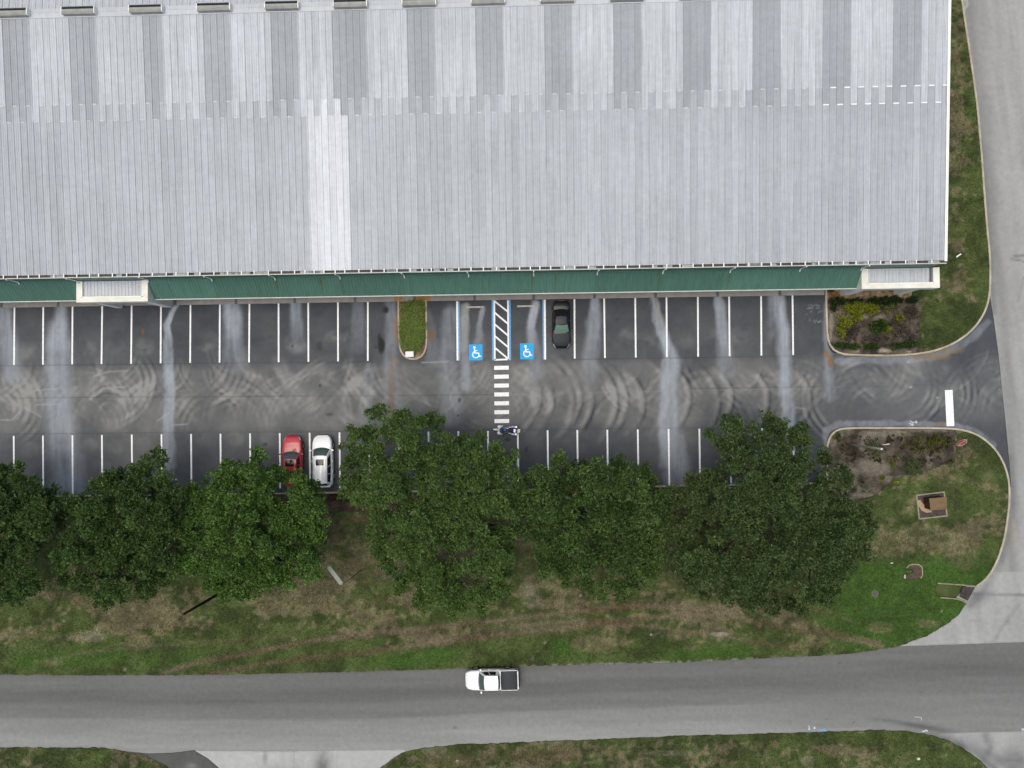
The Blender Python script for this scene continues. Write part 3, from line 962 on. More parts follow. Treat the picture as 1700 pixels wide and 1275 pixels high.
def paint_hedge(px, py, X, Y):
    b, d_ = fbm(X, Y, .8, 3), fbm(X, Y, .3, 5, 2)
    C = lerp((.048, .034, .025), (.10, .066, .048), smooth(.3, .7, b))
    return C * (.7 + .6 * d_)[:, None]


sheet('planting_strip', HEDGE, .07, .15, paint_hedge, M_MULCH, .1, relief=.06)


def kerb(name, pts, wd=.17, top=.13, mat=M_KERB, kind='structure', bot=-.05, parent=None):
    """mitred kerb with rounded arrises along a surveyed line, cut by joints every 3 m or so"""
    P = [at(*p) for p in pts]
    D = [P[0]]
    for a_, b_ in zip(P, P[1:]):
        n_ = max(1, int((b_ - a_).length / .4))
        for i in range(1, n_ + 1):
            D.append(a_.lerp(b_, i / n_))
    for _ in range(3):
        D = [D[0]] + [(D[i - 1] + D[i] * 2 + D[i + 1]) / 4 for i in range(1, len(D) - 1)] + [D[-1]]
    prof = [(-wd / 2, bot), (-wd / 2, top - .03), (-wd / 2 + .03, top), (wd / 2 - .03, top), (wd / 2, top - .03), (wd / 2, bot)]
    b = MB()
    rows = []
    for i, p in enumerate(D):
        d = (D[min(i + 1, len(D) - 1)] - D[max(i - 1, 0)])
        d.z = 0
        d.normalize()
        n_ = Vector((-d.y, d.x, 0))
        rows.append([p + n_ * o + Vector((0, 0, z)) for o, z in prof])
    b.grid(rows, sm=False)
    b.bm.faces.new([b.bm.verts.new(q) for q in rows[0]])
    b.bm.faces.new([b.bm.verts.new(q) for q in rows[-1]])
    return b.build(name, mat, parent, kind=kind)


M_FLK = plain('mossy_kerb_concrete', (.27, .25, .18), .9, .2, 0, .25, 2)
kerb('kerb', K1)
kerb('kerb', K2)
kerb('kerb', K3, .11, .09, M_FLK)
kerb('kerb', K2B, .11, .09, M_FLK)
kerb('kerb', [(1400, 589.0), (1440, 590.2), (1480, 590.8), (1520, 588.4), (1552, 582.5)], .12, .136, M_KERBR)
kerb('kerb', [(-120, 826), (120, 823), (500, 818.5), (860, 812.5), (1130, 806.5), (1372, 802.0)], .15, .11)
# end of the stormwater flume: dark wet mulch between the two kerbs
M_WET = plain('wet_soil', (.045, .036, .034), .8, .3, 0, .4, 3)
p_ = [at(*q) for q in ((1598, 973.5), (1618, 975), (1606, 997), (1600, 994), (1592, 990))]
MB().flat(p_, .062).build('flume_floor', M_WET, kind='structure')


# ---- island between the stalls
def paint_island(px, py, X, Y):
    b, d_ = fbm(X, Y, .7, 3), fbm(X, Y, .25, 5, 2)
    C = lerp((.055, .055, .024), (.125, .098, .055), smooth(.3, .7, b))
    C = over(C, (.30, .24, .19), .8 * np.exp(-((px - 686) / 14) ** 2 - ((py - 594) / 5) ** 2))
    C = over(C, (.17, .10, .06), .6 * np.exp(-((px - 664) / 2.5) ** 2))
    return C * (.7 + .6 * d_)[:, None]


ISL = [(661.5, 499)] + [(661.5 + .8 * q, 520 + 27 * q) for q in range(3)] + [(663.5, 584), (668, 591), (675, 596), (684, 598.3), (692, 597.5), (700, 594.5), (706, 588.5), (708.5, 580), (708.5, 560), (707.5, 499)]
sheet('island_bed', ISL, .09, .09, paint_island, M_MULCH, .1, relief=.05)
kerb('kerb', ISL, .16, .14, plain('pinkish_kerb_concrete', (.42, .33, .265), .85, .2, 0, .22, 1.4))

# ------------------------------------------------------------------ SIDEWALK
YS, ZS = 1.5, .13
drains = [4, 98, 196, 292, 392.5, 490, 590, 689, 788, 886, 987, 1088, 1191, 1294]
DX = [at(x, 497).x for x in drains]
walk = MB().box(-14, DX[0] - .13, -.06, YS, -.06, ZS).build('sidewalk', M_WALK, kind='structure')
ends = DX + [at(1368, 487).x + .13]
for i, x in enumerate(DX):
    b = MB().box(x + .13, ends[i + 1] - .13, -.06 + .004 * (i % 3), YS, -.06, ZS, .012)
    b.build('paving_slab', M_WALK, walk)
    MB().box(x - .125, x + .125, -.05, YS, -.06, ZS - .012).build('drain_plate', M_DRAIN, walk)
MB().box(at(655, 497).x, at(668, 497).x, -.063, .9, .0, ZS + .003).build('rust_stained_slab', M_WALKR, walk)
MB().box(at(692, 497).x, at(716, 497).x, -.063, .9, .0, ZS + .003).build('rust_stained_slab', M_WALKR, walk)
MB().box(at(1385, 486).x, 81.2, .25, YS, -.06, ZS).build('entrance_slab', M_WALK, walk)

# ------------------------------------------------------------------ WAREHOUSE
WH = thing('warehouse', 'long metal roofed warehouse with green metal canopy above the sidewalk', 'warehouse', (40, 12, 0))
IN = Matrix.Translation((-40, -12, 0))


def wpart(b, name, mat, kind=None, par=None):
    o = b.build(name, mat, par or WH, kind=kind)
    if par is None:
        o.location = (-40, -12, 0)
    return o


YE, ZE, YR, ZR = 1.74, 6.30, 23.0, 7.80
SL = (ZR - ZE) / (YR - YE)
PW, X0P = .557, 4.00
zr = lambda y: ZE + SL * (y - YE)
wpart(MB().box(-14, 81.18, 1.56, 1.70, .0, 6.14), 'front_wall', M_GREEN)
wpart(MB().box(81.0, 81.19, 1.71, 44.2, .0, 6.14), 'end_wall', plain('cream_wall_sheeting', (.55, .54, .5), .6))
wpart(MB().box(-14, 81.18, 44.22, 44.36, .0, 6.14), 'back_wall', M_GREEN)
gb = MB()
gb.bm.faces.new([gb.bm.verts.new(p) for p in ((81.195, 1.74, 6.1), (81.195, YR, 6.1), (81.195, 44.3, 6.1), (81.195, 44.3, ZE - .04), (81.195, YR, ZR - .05), (81.195, 1.74, ZE - .04))])
wpart(gb, 'gable_wall', M_CREAM)
prof = [(-.045, 0), (-.02, .045), (.02, .045), (.045, 0), (.165, 0), (.178, .013), (.200, .013), (.213, 0), (.335, 0), (.348, .013), (.370, .013), (.383, 0), (PW - .046, 0)]


def panel_mesh(name, y0, y1, lift, sgn=1):
    b = MB()
    s_ = SL * sgn
    b.grid([[(x, y, ZE + SL * (y - YE) + z + lift) for x, z in prof] for y in (y0, y1)], sm=False)
    b.grid([[(x, y0, ZE + SL * (y0 - YE) + z + lift - (.02 if q else 0)) for x, z in prof] for q in (1, 0)], sm=False)
    return b.mesh(name, M_R1, False)


LAPA, LAPB = 15.63, 14.29
PM = {('l', 0): panel_mesh('roof_panel', YE, LAPA + .1, 0), ('l', 1): panel_mesh('roof_panel', YE, LAPB + .1, 0), ('u', 0): panel_mesh('roof_panel', LAPA, 22.98, .012), ('u', 1): panel_mesh('roof_panel', LAPB, 22.98, .012)}
SB = {0: MB().box(-.02, PW - .07, LAPA - .05, LAPA + .05, zr(LAPA) + .016, zr(LAPA) + .032).mesh('lap_sealant', M_WHITE), 1: MB().box(-.02, PW - .07, LAPB - .05, LAPB + .05, zr(LAPB) + .016, zr(LAPB) + .032).mesh('lap_sealant', M_WHITE)}
M_LAP = plain('pale_lap_oxide', (.50, .51, .54), .7, .2, 0, .2, 3)
for k_ in range(-7, 139):
    x = X0P + k_ * PW
    ph = k_ % 2
    for row in 'lu':
        o = link('roof_panel', PM[row, ph], WH, (x - 40, -12 + .0, rnd.uniform(-.004, .004)))
        o.material_slots[0].link = 'OBJECT'
        if row == 'l':
            # six new sheets
            m_ = M_R4 if 46 <= k_ <= 51 else M_R1
        else:
            m_ = M_R3 if (k_ % 10 in (1, 2, 3, 4) and k_ not in (21,)) or k_ == 50 else M_R2
        o.material_slots[0].material = m_
    o = link('lap_sealant', SB[ph], WH, (x - 40 + rnd.uniform(-.01, .01), -12, 0))
    o.material_slots[0].link = 'OBJECT'
    o.material_slots[0].material = M_WHITE if k_ >= 121 else M_LAP
    if k_ < 121:
        o.scale = (.72, 1, 1)
        o.location.z = -.012
# roof beyond the frame on the left, and the back slope behind the ridge
b = MB()
for k_ in range(-32, -7):
    x = X0P + k_ * PW
    b.grid([[(x + q, y, zr(y) + z) for q, z in prof] for y in (YE, 22.98)], sm=False)
wpart(b, 'roof_panel', M_R1, 'stuff')
b = MB()
for k_ in range(-32, 139):
    x = X0P + k_ * PW
    b.grid([[(x + q, y, ZR - SL * (y - YR) + z) for q, z in prof] for y in (23.02, 44.4)], sm=False)
wpart(b, 'roof_panel', M_R2, 'stuff')
# ridge flashing and ridge vents
M_VENT = plain('dusty_vent_metal', (.29, .29, .268), .6, .3, 0, .16, 2)
M_RIDGE = roof_mat('ridge_flashing', (.47, .485, .515), .97, 1.03, .10)
for i in range(-3, 15):
    xa = 4.22 + 5.57 * i
    x1 = min(xa + 5.57, 81.2)
    if xa > 81:
        continue
    b = MB()
    b.grid([[(x, 22.62, zr(22.62) + .062), (x, 22.97, ZR + .085), (x, 23.0, ZR + .105), (x, 23.03, ZR + .085), (x, 23.38, zr(22.62) + .062)] for x in (xa + .004, x1 - .004)], sm=False)
    b.grid([[(x, 22.62, zr(22.62) + .0), (x, 22.62, zr(22.62) + .062)] for x in (xa + .004, x1 - .004)], sm=False)
    wpart(b, 'ridge_cap', M_RIDGE)
    if xa + 2.77 > 81:
        continue
    v_ = empty('ridge_vent', (xa - 40, 11.0, ZR + .08), 0, WH)
    for xx in (0, 2.70):
        MB().prism([(xx, -.28), (xx + .06, -.28), (xx + .06, .28), (xx, .28)], 0, .40).build('vent_end', M_WHITE, v_)
    b = MB()
    b.grid([[(x, -.30, .03), (x, -.27, .27), (x, -.10, .38), (x, .07, .40), (x, .07, .36)] for x in (.062, 2.698)], sm=False)
    b.build('vent_hood', M_VENT, v_)
    b = MB().box(.064, 2.696, .075, .27, .02, .30)
    b.build('vent_slot', M_DARK, v_)
    MB().box(.064, 2.696, .275, .31, .0, .40).build('vent_baffle', M_R1, v_)
# rake trim
b = MB()
b.grid([[(81.20, y, z + .07), (81.20, y, z + .075), (81.43, y, z + .075), (81.43, y, z - .25)] for y, z in ((YE - .08, zr(YE - .08)), (YR, ZR), (44.45, ZE))], sm=False)
wpart(b, 'rake_trim', M_WHITE)

M_LIP = plain('weathered_gutter_white', (.52, .54, .51), .6, .3, 0, .14, 1.5)
# eaves gutter: trough, front lip, straps
GY0, GY1 = 1.49, 1.72
b = MB()
b.grid([[(x, GY1 + .0, 6.27), (x, GY1, 6.20), (x, GY0 + .05, 6.20), (x, GY0 + .05, 6.27)] for x in (-14, 81.4)], sm=False)
wpart(b, 'gutter_trough', M_RUST)
b = MB().box(-14, 81.42, GY0 - .02, GY0 + .048, 6.12, 6.30, .015)
wpart(b, 'gutter_lip', M_LIP)
xs = .4
sm_ = MB().box(-.045, .045, 1.50, 1.80, 6.305, 6.325).mesh('gutter_strap', M_WHITE)
while xs < 81.2:
    link('gutter_strap', sm_, WH, (xs - 40, -12, .045))
    xs += rnd.uniform(.75, 1.25)
lm = MB().box(-.5, .5, 1.545, 1.715, 6.215, 6.285).mesh('gutter_debris', M_WALK)
M_DEB = plain('pale_gutter_debris', (.33, .32, .31), .9, .1, 0, .3, 4)
lm.materials[0] = M_DEB
for q in range(46):
    o = link('gutter_debris', lm, WH, (rnd.uniform(0, 80.5) - 40, -12, 0))
    o.scale = (rnd.uniform(.3, 1.3), 1, 1)
# downspouts
b0 = MB().tube([(0, 1.47, 6.15), (0, 1.44, 6.0), (0, 1.50, 5.85), (0, 1.50, 4.72), (0, 1.40, 4.60), (0, 1.30, 4.53)], .055, 8).mesh('downspout', M_WHITE)
DSP = [at(x, 461, 4.7).x for x in (30, 127, 245, 351, 456, 564, 671, 778, 886, 992, 1101, 1213, 1329, 1431)]
for x in DSP:
    link('downspout', b0, WH, (x - 40, -12, 0))

# green canopy
CY0, CZ0, CY1, CZ1 = 1.555, 4.60, .04, 3.30
cp = [(0, 0), (.03, .035), (.075, .035), (.105, 0)]


def canopy_mesh(n):
    b = MB()
    pf = [(r_ * .26 + x, z) for r_ in range(n) for x, z in cp] + [(n * .26, 0)]
    b.grid([[(x, y, z0 + z) for x, z in pf] for y, z0 in ((CY0, CZ0), (CY1, CZ1))], sm=False)
    return b.mesh('canopy_panel', M_GREEN)


PXL0, PXL1 = at(126.5, 480, 4.4).x, at(245.3, 480, 4.4).x
PXR0, PXR1 = at(1430.6, 470, 4.3).x, at(1560.5, 478, 4.3).x
mats_c = []  # slightly darker, middle and lighter greens, dealt out to panels at random
for q, fq in enumerate((.93, 1.0, 1.07)):
    kk = NB('green_metal_%s' % ('deep', 'mid', 'paler')[q])
    kk.fin(kk.tint((.070 * fq, .152 * fq, .120 * fq), kk.remap(kk.noise(1.2, 5, kk.world((3, .6, .6))), .3, .7, .86, 1.14)), .45, .35)
    mats_c.append(kk.m)
for xa, xb in ((-14, PXL0 - .05), (PXL1 + .06, PXR0 - .02)):
    x = xa
    while x < xb - .05:
        n_ = min(21, max(1, round((xb - x) / .26)))
        o = link('canopy_panel', canopy_mesh(n_), WH, (x - 40, -12, 0))
        o.material_slots[0].link = 'OBJECT'
        o.material_slots[0].material = rnd.choice(mats_c)
        x += n_ * .26
    wpart(MB().box(xa, xb, CY1 - .09, CY1 - .005, CZ1 - .17, CZ1 + .035, .015), 'canopy_fascia', M_LIP)
    wpart(MB().box(xa, xb, CY0 - .06, CY0 - .001, CZ0 + .02, CZ0 + .16), 'canopy_flashing', M_GREEN)
    wpart(MB().box(xa, xb, CY1 + .04, 1.5, CZ1 - .15, CZ1 - .10), 'canopy_soffit', M_WHITE)
# rusty run-off streaks on the canopy
for xpx, w0 in ((455, .10), (530, .06), (1096, .07), (883, .05), (922, .04), (1213, .03), (565, .04)):
    x = at(xpx, 461, 4.6).x
    b = MB()
    b.grid([[(x - w0 * s_ + .02 * math.sin(t * 5), CY0 - .07 + t * (CY1 - CY0 + .08), CZ0 + t * (CZ1 - CZ0) + .043), (x + w0 * s_ + .02 * math.sin(t * 5), CY0 - .07 + t * (CY1 - CY0 + .08), CZ0 + t * (CZ1 - CZ0) + .043)] for t, s_ in ((0.04, 1.3), (.2, 1), (.5, .6), (.8, .4), (1, .2))])
    wpart(b, 'rust_streak', M_GSTAIN)


PYL, PYR = at(186, 501.2, 4.4).y, at(1500, 478.7, 4.3).y


def portal(x0, x1, ya, zt, pl, pr, gable_grey):
    """flat-roofed entrance portal: stucco parapet on three sides, metal roof, two wing walls"""
    e = empty('entrance_portal', (-40, -12, 0), 0, WH)
    pw, fw = .44, .40
    MB().box(x0, x0 + pw, ya + .002, 1.53, zt - .9, zt, .015).build('parapet', M_CREAM, e)
    MB().box(x1 - pw, x1, ya + .002, 1.53, zt - .9, zt, .015).build('parapet', M_CREAM, e)
    MB().box(x0 + .003, x1 - .003, ya, ya + fw, zt - .9, zt - .004, .015).build('parapet', M_CREAM, e)
    for xx in (x0 + pw, x1 - pw - .09):
        MB().box(xx + .002, xx + .09, ya + fw + .04, 1.5, zt - .3, zt + .012).build('coping', M_WHITE, e)
    MB().box(x0 + pw + .1, x1 - pw - .1, ya + fw + .002, ya + fw + .09, zt - .3, zt + .014).build('coping', M_WHITE, e)
    pf = []
    x = x0 + pw + .09
    while x < x1 - pw - .12:
        pf += [(x, 0), (x + .02, .03), (x + .05, .03), (x + .07, 0)]
        x += .30
    b = MB()
    b.grid([[(xx, y, zt - .22 + .04 * (y - ya) + z) for xx, z in pf] for y in (ya + fw + .03, 1.52)], sm=False)
    b.build('portal_roof', M_R2, e)
    b = MB()
    for (xa, xb) in (pl, pr):
        b = MB().box(xa, xb, ya + .03, 1.5, .10, zt - .905)
        b.build('wing_wall', M_WHITE, e)
    MB().box(pl[1] + .003, pr[0] - .003, ya + .62, ya + .82, .13, zt - .95).build('entrance_wall', M_STUC, e)
    MB().box((pl[1] + pr[0]) / 2 - .95, (pl[1] + pr[0]) / 2 + .95, ya + .56, ya + .615, .14, 2.3).build('entrance_door', M_DARK, e)
    MB().box(x0 + .02, x1 - .02, ya + .53, 1.49, zt - .96, zt - .92).build('portal_soffit', M_STUC, e)
    return e


portal(PXL0, PXL1, PYL, 4.40, (at(194.5, 508).x, at(205, 508).x), (PXL1 - .78, PXL1 - .004), True)
portal(PXR0, PXR1, PYR, 4.30, (PXR0 + .004, PXR0 + .72), (at(1488, 487).x - .3, at(1500, 487).x - .3), True)

# ------------------------------------------------------------------ FOLIAGE


def leaves_mesh(name, C, D, L, Wd, tone, mat, droop=.0):
    """rhombic leaves: C base points, D unit directions, L lengths, Wd width ratio"""
    n = len(C)
    r_ = rng.normal(size=(n, 3))
    S_ = np.cross(D, r_)
    S_ /= np.linalg.norm(S_, axis=1)[:, None] + 1e-9
    N_ = np.cross(S_, D)
    flip = N_[:, 2] < 0
    N_[flip] *= -1
    L = L[:, None]
    mid = C + D * L * .45 + N_ * L * .10
    tip = C + D * L - np.array([0, 0, 1.0]) * L * droop
    V = np.stack([C, mid - S_ * L * Wd * .5, tip, mid + S_ * L * Wd * .5], 1).reshape(-1, 3)
    Q = np.arange(n * 4).reshape(-1, 4)
    me = meshq(name, V, Q, mat)
    set_float(me, 'tone', np.repeat(tone, 4))
    return me


def cloud(centers, radii, per, leaf, lw, mat, name, tone0=.5, flat=.8, clump=10, spread=.8, up=.5, rseed=0):
    """leaf clumps over the outer part of many lobes"""
    centers, radii = np.asarray(centers), np.asarray(radii)
    cnt = np.maximum(3, (per * radii ** 2).astype(int))
    ci = np.repeat(np.arange(len(centers)), cnt)
    m_ = len(ci)
    d = rng.normal(size=(m_, 3))
    d[:, 2] = np.abs(d[:, 2]) * 1.0 - .35 * (rng.random(m_) < .35)
    d /= np.linalg.norm(d, axis=1)[:, None]
    rr = radii[ci] * rng.uniform(.55, 1.06, m_)
    P = centers[ci] + d * rr[:, None] * np.array([1, 1, flat])
    lob_t = rng.normal(0, .16, len(centers))
    ct = tone0 + lob_t[ci] + rng.normal(0, .10, m_)
    li = np.repeat(np.arange(m_), clump)
    n = len(li)
    dd = d[li] * .5 + rng.normal(size=(n, 3)) * spread + np.array([0, 0, up])
    dd /= np.linalg.norm(dd, axis=1)[:, None]
    C = P[li] + rng.normal(0, leaf * .22, (n, 3))
    tone = np.clip(ct[li] + rng.normal(0, .07, n), 0, 1)
    return leaves_mesh(name, C, dd, leaf * rng.uniform(.65, 1.25, n), lw, tone, mat)


LM = {'oak': leaf_mat('oak_leaf', (.038, .074, .022), (.140, .225, .060)), 'bright': leaf_mat('bright_oak_leaf', (.042, .086, .020), (.150, .265, .060)), 'olive': leaf_mat('olive_oak_leaf', (.036, .062, .023), (.130, .190, .062))}


def in_poly(x, y, poly):
    c = False
    n = len(poly)
    for i in range(n):
        x1, y1 = poly[i]
        x2, y2 = poly[(i + 1) % n]
        if (y1 > y) != (y2 > y) and x < (x2 - x1) * (y - y1) / (y2 - y1) + x1:
            c = not c
    return c


def edge_d(x, y, poly):
    best = 1e9
    n = len(poly)
    for i in range(n):
        x1, y1 = poly[i]
        x2, y2 = poly[(i + 1) % n]
        dx, dy = x2 - x1, y2 - y1
        t = max(0, min(1, ((x - x1) * dx + (y - y1) * dy) / (dx * dx + dy * dy + 1e-9)))
        best = min(best, math.hypot(x - x1 - t * dx, y - y1 - t * dy))
    return best


def tree(label, poly, base, zc, ztop, mat, leaf=.235, per=46, gap=.10, tone0=.5, clump=9, spread=.9):
    b0 = at(*base)
    t = thing('oak_tree', label, 'tree', (b0.x, b0.y, .05), 0, 'oak trees in a row along the parking lot')
    wp = [(at(x, y, zc).x - b0.x, at(x, y, zc).y - b0.y) for x, y in poly]
    xs_, ys_ = [p[0] for p in wp], [p[1] for p in wp]
    macro, tries = [], 0
    while tries < 6000:
        tries += 1
        x, y = rnd.uniform(min(xs_), max(xs_)), rnd.uniform(min(ys_), max(ys_))
        if not in_poly(x, y, wp):
            continue
        de = edge_d(x, y, wp)
        if de < .32:
            continue
        r_ = min(rnd.choice((.9, 1.2, 1.5, 1.9)) * rnd.uniform(.9, 1.12), de + .35)
        if any((x - a[0]) ** 2 + (y - a[1]) ** 2 < (.63 * (r_ + a[3])) ** 2 for a in macro):
            continue
        if rnd.random() < gap * .5 and de > 1.2:
            macro.append((x, y, -9, r_ * .7))
            continue
        u = min(1, de / 3.4)
        z = zc - .4 + (ztop - zc) * math.sqrt(1 - (1 - u) ** 2) + rnd.uniform(-1.7, 1.0)
        macro.append((x, y, z, r_))
    macro = [a for a in macro if a[2] > 0]
    lob = []
    for (x, y, z, r_) in macro:
        n_ = max(3, int(9.5 * r_ * r_))
        for q in range(n_):
            th, ph = rnd.uniform(0, 2 * math.pi), math.acos(rnd.uniform(.05, 1))
            k_ = r_ * rnd.uniform(.55, .95)
            lx, ly, lz = x + k_ * math.sin(ph) * math.cos(th), y + k_ * math.sin(ph) * math.sin(th), z + .75 * k_ * math.cos(ph)
            if in_poly(lx, ly, wp) or edge_d(lx, ly, wp) < .35:
                lob.append((lx, ly, lz, rnd.uniform(.30, .58)))
    low = [(x + rnd.uniform(-.7, .7), y + rnd.uniform(-.7, .7), zc - rnd.uniform(.9, 2.0), r_ * .75) for (x, y, z, r_) in macro if edge_d(x, y, wp) > 1.1]
    A = np.array(lob)
    B_ = np.array(low)
    for Q_ in (A, B_):                       # higher clumps lean in over the trunk line a little
        f_ = (CC[2] - Q_[:, 2]) / (CC[2] - zc)
        Q_[:, 0] = (CC[0] - b0.x) + (Q_[:, 0] - (CC[0] - b0.x)) * f_
        Q_[:, 1] = (CC[1] - b0.y) + (Q_[:, 1] - (CC[1] - b0.y)) * f_
    tl_ = np.concatenate([A, B_])
    me = cloud(tl_[:, :3], tl_[:, 3], np.where(np.arange(len(tl_)) < len(A), per * 2.1, per * .75), leaf, .46, mat, 'crown', tone0, .8, clump, spread)
    link('crown', me, t)
    # trunk and limbs
    lob = [tuple(q) for q in A]
    cx, cy = np.mean(xs_), np.mean(ys_)
    fork = Vector((cx * .12, cy * .12, 2.3))
    MB().tube([(0, 0, -.12), (0, 0, .15), (cx * .05, cy * .05, 1.2), fork], [.42, .30, .26, .23], 10).build('trunk', M_BARK, t)
    nl = 7
    ang = {}
    for a_ in lob:
        q = int(((math.atan2(a_[1] - cy * .5, a_[0] - cx * .5) / (2 * math.pi)) % 1) * nl)
        ang.setdefault(q, []).append(a_)
    for q, ls in ang.items():
        ls.sort(key=lambda a_: math.hypot(a_[0], a_[1]))
        far = ls[int(len(ls) * .8)]
        end = Vector((far[0], far[1], far[2] - .3))
        m1 = fork.lerp(end, .35) + Vector((rnd.uniform(-.3, .3), rnd.uniform(-.3, .3), .5))
        m2 = fork.lerp(end, .7) + Vector((rnd.uniform(-.3, .3), rnd.uniform(-.3, .3), .35))
        b = MB().tube([fork, m1, m2, end], [.15, .11, .07, .03], 7)
        for a_ in ls[::6]:
            s_ = min((fork, m1, m2), key=lambda p: (p - Vector(a_[:3])).length)
            e_ = Vector(a_[:3])
            mm = s_.lerp(e_, .5) + Vector((rnd.uniform(-.2, .2), rnd.uniform(-.2, .2), .15))
            b.tube([s_, mm, e_], [.06, .04, .018], 5)
        b.build('limb', M_BARK, t)
    return t


T1 = [(-70, 760), (0, 765), (20, 768), (45, 775), (53, 800), (70, 812), (92, 808), (100, 828), (88, 848), (92, 880), (66, 905), (62, 935), (68, 965), (58, 988), (22, 1003), (-20, 1012), (-70, 1012)]
T2 = [(158, 792), (185, 774), (214, 784), (222, 768), (248, 755), (263, 748), (281, 772), (292, 790), (287, 808), (300, 818), (314, 845), (304, 875), (314, 905), (312, 940), (292, 962), (275, 967), (262, 986), (230, 992), (200, 990), (170, 1010), (155, 992), (125, 975), (95, 952), (78, 936), (103, 902), (97, 870), (101, 850), (110, 830), (150, 820)]
T3 = [(330, 800), (346, 800), (360, 774), (380, 766), (410, 770), (420, 746), (440, 752), (447, 775), (480, 778), (502, 795), (526, 798), (537, 830), (534, 860), (543, 885), (526, 905), (541, 925), (526, 955), (500, 967), (470, 972), (440, 978), (420, 992), (385, 996), (355, 988), (343, 967), (320, 957), (288, 928), (309, 900), (303, 870), (313, 840), (308, 812)]
T4 = [(618, 668), (640, 680), (665, 685), (690, 681), (716, 680), (742, 700), (757, 727), (775, 714), (796, 722), (807, 746), (840, 738), (856, 753), (861, 785), (870, 810), (875, 850), (857, 880), (853, 912), (847, 950), (840, 990), (812, 1008), (780, 1020), (745, 1023), (720, 1010), (700, 998), (668, 992), (657, 968), (638, 950), (622, 910), (608, 880), (622, 852), (600, 842), (568, 826), (562, 790), (570, 758), (573, 735), (588, 710), (608, 700)]
T5 = [(868, 790), (903, 774), (919, 750), (939, 755), (947, 778), (970, 760), (990, 768), (1010, 768), (1030, 760), (1062, 768), (1083, 785), (1088, 805), (1103, 820), (1113, 850), (1108, 890), (1102, 922), (1086, 952), (1066, 972), (1030, 984), (1000, 988), (980, 976), (938, 972), (908, 967), (898, 940), (882, 910), (877, 880), (862, 850), (868, 820)]
T6 = [(1195, 682), (1216, 693), (1230, 715), (1234, 732), (1242, 718), (1238, 700), (1266, 694), (1282, 676), (1302, 688), (1312, 694), (1303, 714), (1332, 710), (1350, 735), (1348, 755), (1376, 748), (1393, 765), (1418, 795), (1403, 815), (1412, 833), (1442, 832), (1453, 870), (1443, 900), (1448, 932), (1422, 948), (1397, 962), (1387, 992), (1352, 998), (1322, 1013), (1285, 1008), (1250, 1014), (1220, 1003), (1180, 988), (1150, 983), (1128, 955), (1112, 920), (1118, 890), (1106, 860), (1098, 830), (1130, 798), (1160, 793), (1177, 778), (1193, 773), (1199, 758), (1178, 737), (1167, 722), (1188, 714)]
tree('broad leafy oak at the far left, cut off by the edge of the photo', T1, (35, 865), 5.0, 7.6, LM['oak'], tone0=.36)
tree('dark green oak between the leftmost tree and the bright green one', T2, (215, 858), 5.0, 7.8, LM['oak'], tone0=.40)
tree('bright green oak overhanging the parked red car', T3, (440, 860), 5.0, 8.0, LM['bright'], tone0=.5, leaf=.25, per=44)
tree('largest oak with crown spreading over the stalls beside the white car', T4, (735, 838), 5.2, 8.6, LM['oak'], tone0=.60, leaf=.215, per=50)
tree('round dark oak between the two largest trees', T5, (975, 845), 5.0, 7.8, LM['oak'], tone0=.42)
tree('wide olive green oak beside the mulch bed with spiky top branches', T6, (1265, 838), 5.2, 8.4, LM['olive'], tone0=.46, gap=.22)

# ---- shrubs
SH = {'yellow': leaf_mat('yellow_green_leaf', (.11, .135, .010), (.29, .325, .028), .5), 'dark': leaf_mat('dark_hedge_leaf', (.012, .024, .008), (.035, .062, .018), .5), 'mid': leaf_mat('garden_leaf', (.030, .062, .012), (.085, .14, .03), .5),
      'brown': leaf_mat('dry_shrub_leaf', (.055, .046, .036), (.12, .10, .076), .8), 'red': leaf_mat('reddish_hedge_leaf', (.030, .028, .014), (.075, .058, .032), .6), 'grass': leaf_mat('grass_blade', (.042, .080, .014), (.20, .27, .06), .6)}


def shrub(name, label, cat, pts, z, mat, leaf=.18, per=150, group=None, lw=.5, clump=7, tone0=.5, stuff=False, spread=.8, up=.5):
    """pts: (px, py, radius m, height m) lobes surveyed on the photo"""
    P = [(at(x, y, z + h * .7), r_, h) for x, y, r_, h in pts]
    o0 = Vector((sum(p.x for p, _, _ in P) / len(P), sum(p.y for p, _, _ in P) / len(P), z))
    A = np.array([(p.x - o0.x, p.y - o0.y, h * .45) for p, r_, h in P])
    me = cloud(A, [r_ for _, r_, _ in P], per, leaf, lw, mat, name, tone0, .6, clump, spread, up)
    # short woody stems so that the plant stands in the bed
    if stuff:
        o = link(name, me, None, o0)
        return tag(o, label, cat, group, 'stuff')
    t = thing(name, label, cat, o0, 0, group)
    link('foliage', me, t)
    b = MB()
    for i, (p, r_, h) in enumerate(P):
        q = (p.x - o0.x, p.y - o0.y)
        b.tube([(q[0], q[1], -.06), (q[0] + .03, q[1] + .02, h * .6)], [.03, .015], 5)
    b.build('stem', M_BARK, t)
    return t


def rowpts(a, b, n, r_, h, j=.0):
    return [(a[0] + (b[0] - a[0]) * i / (n - 1) + rnd.uniform(-j, j), a[1] + (b[1] - a[1]) * i / (n - 1) + rnd.uniform(-j, j), r_ * rnd.uniform(.85, 1.15), h * rnd.uniform(.9, 1.1)) for i in range(n)]


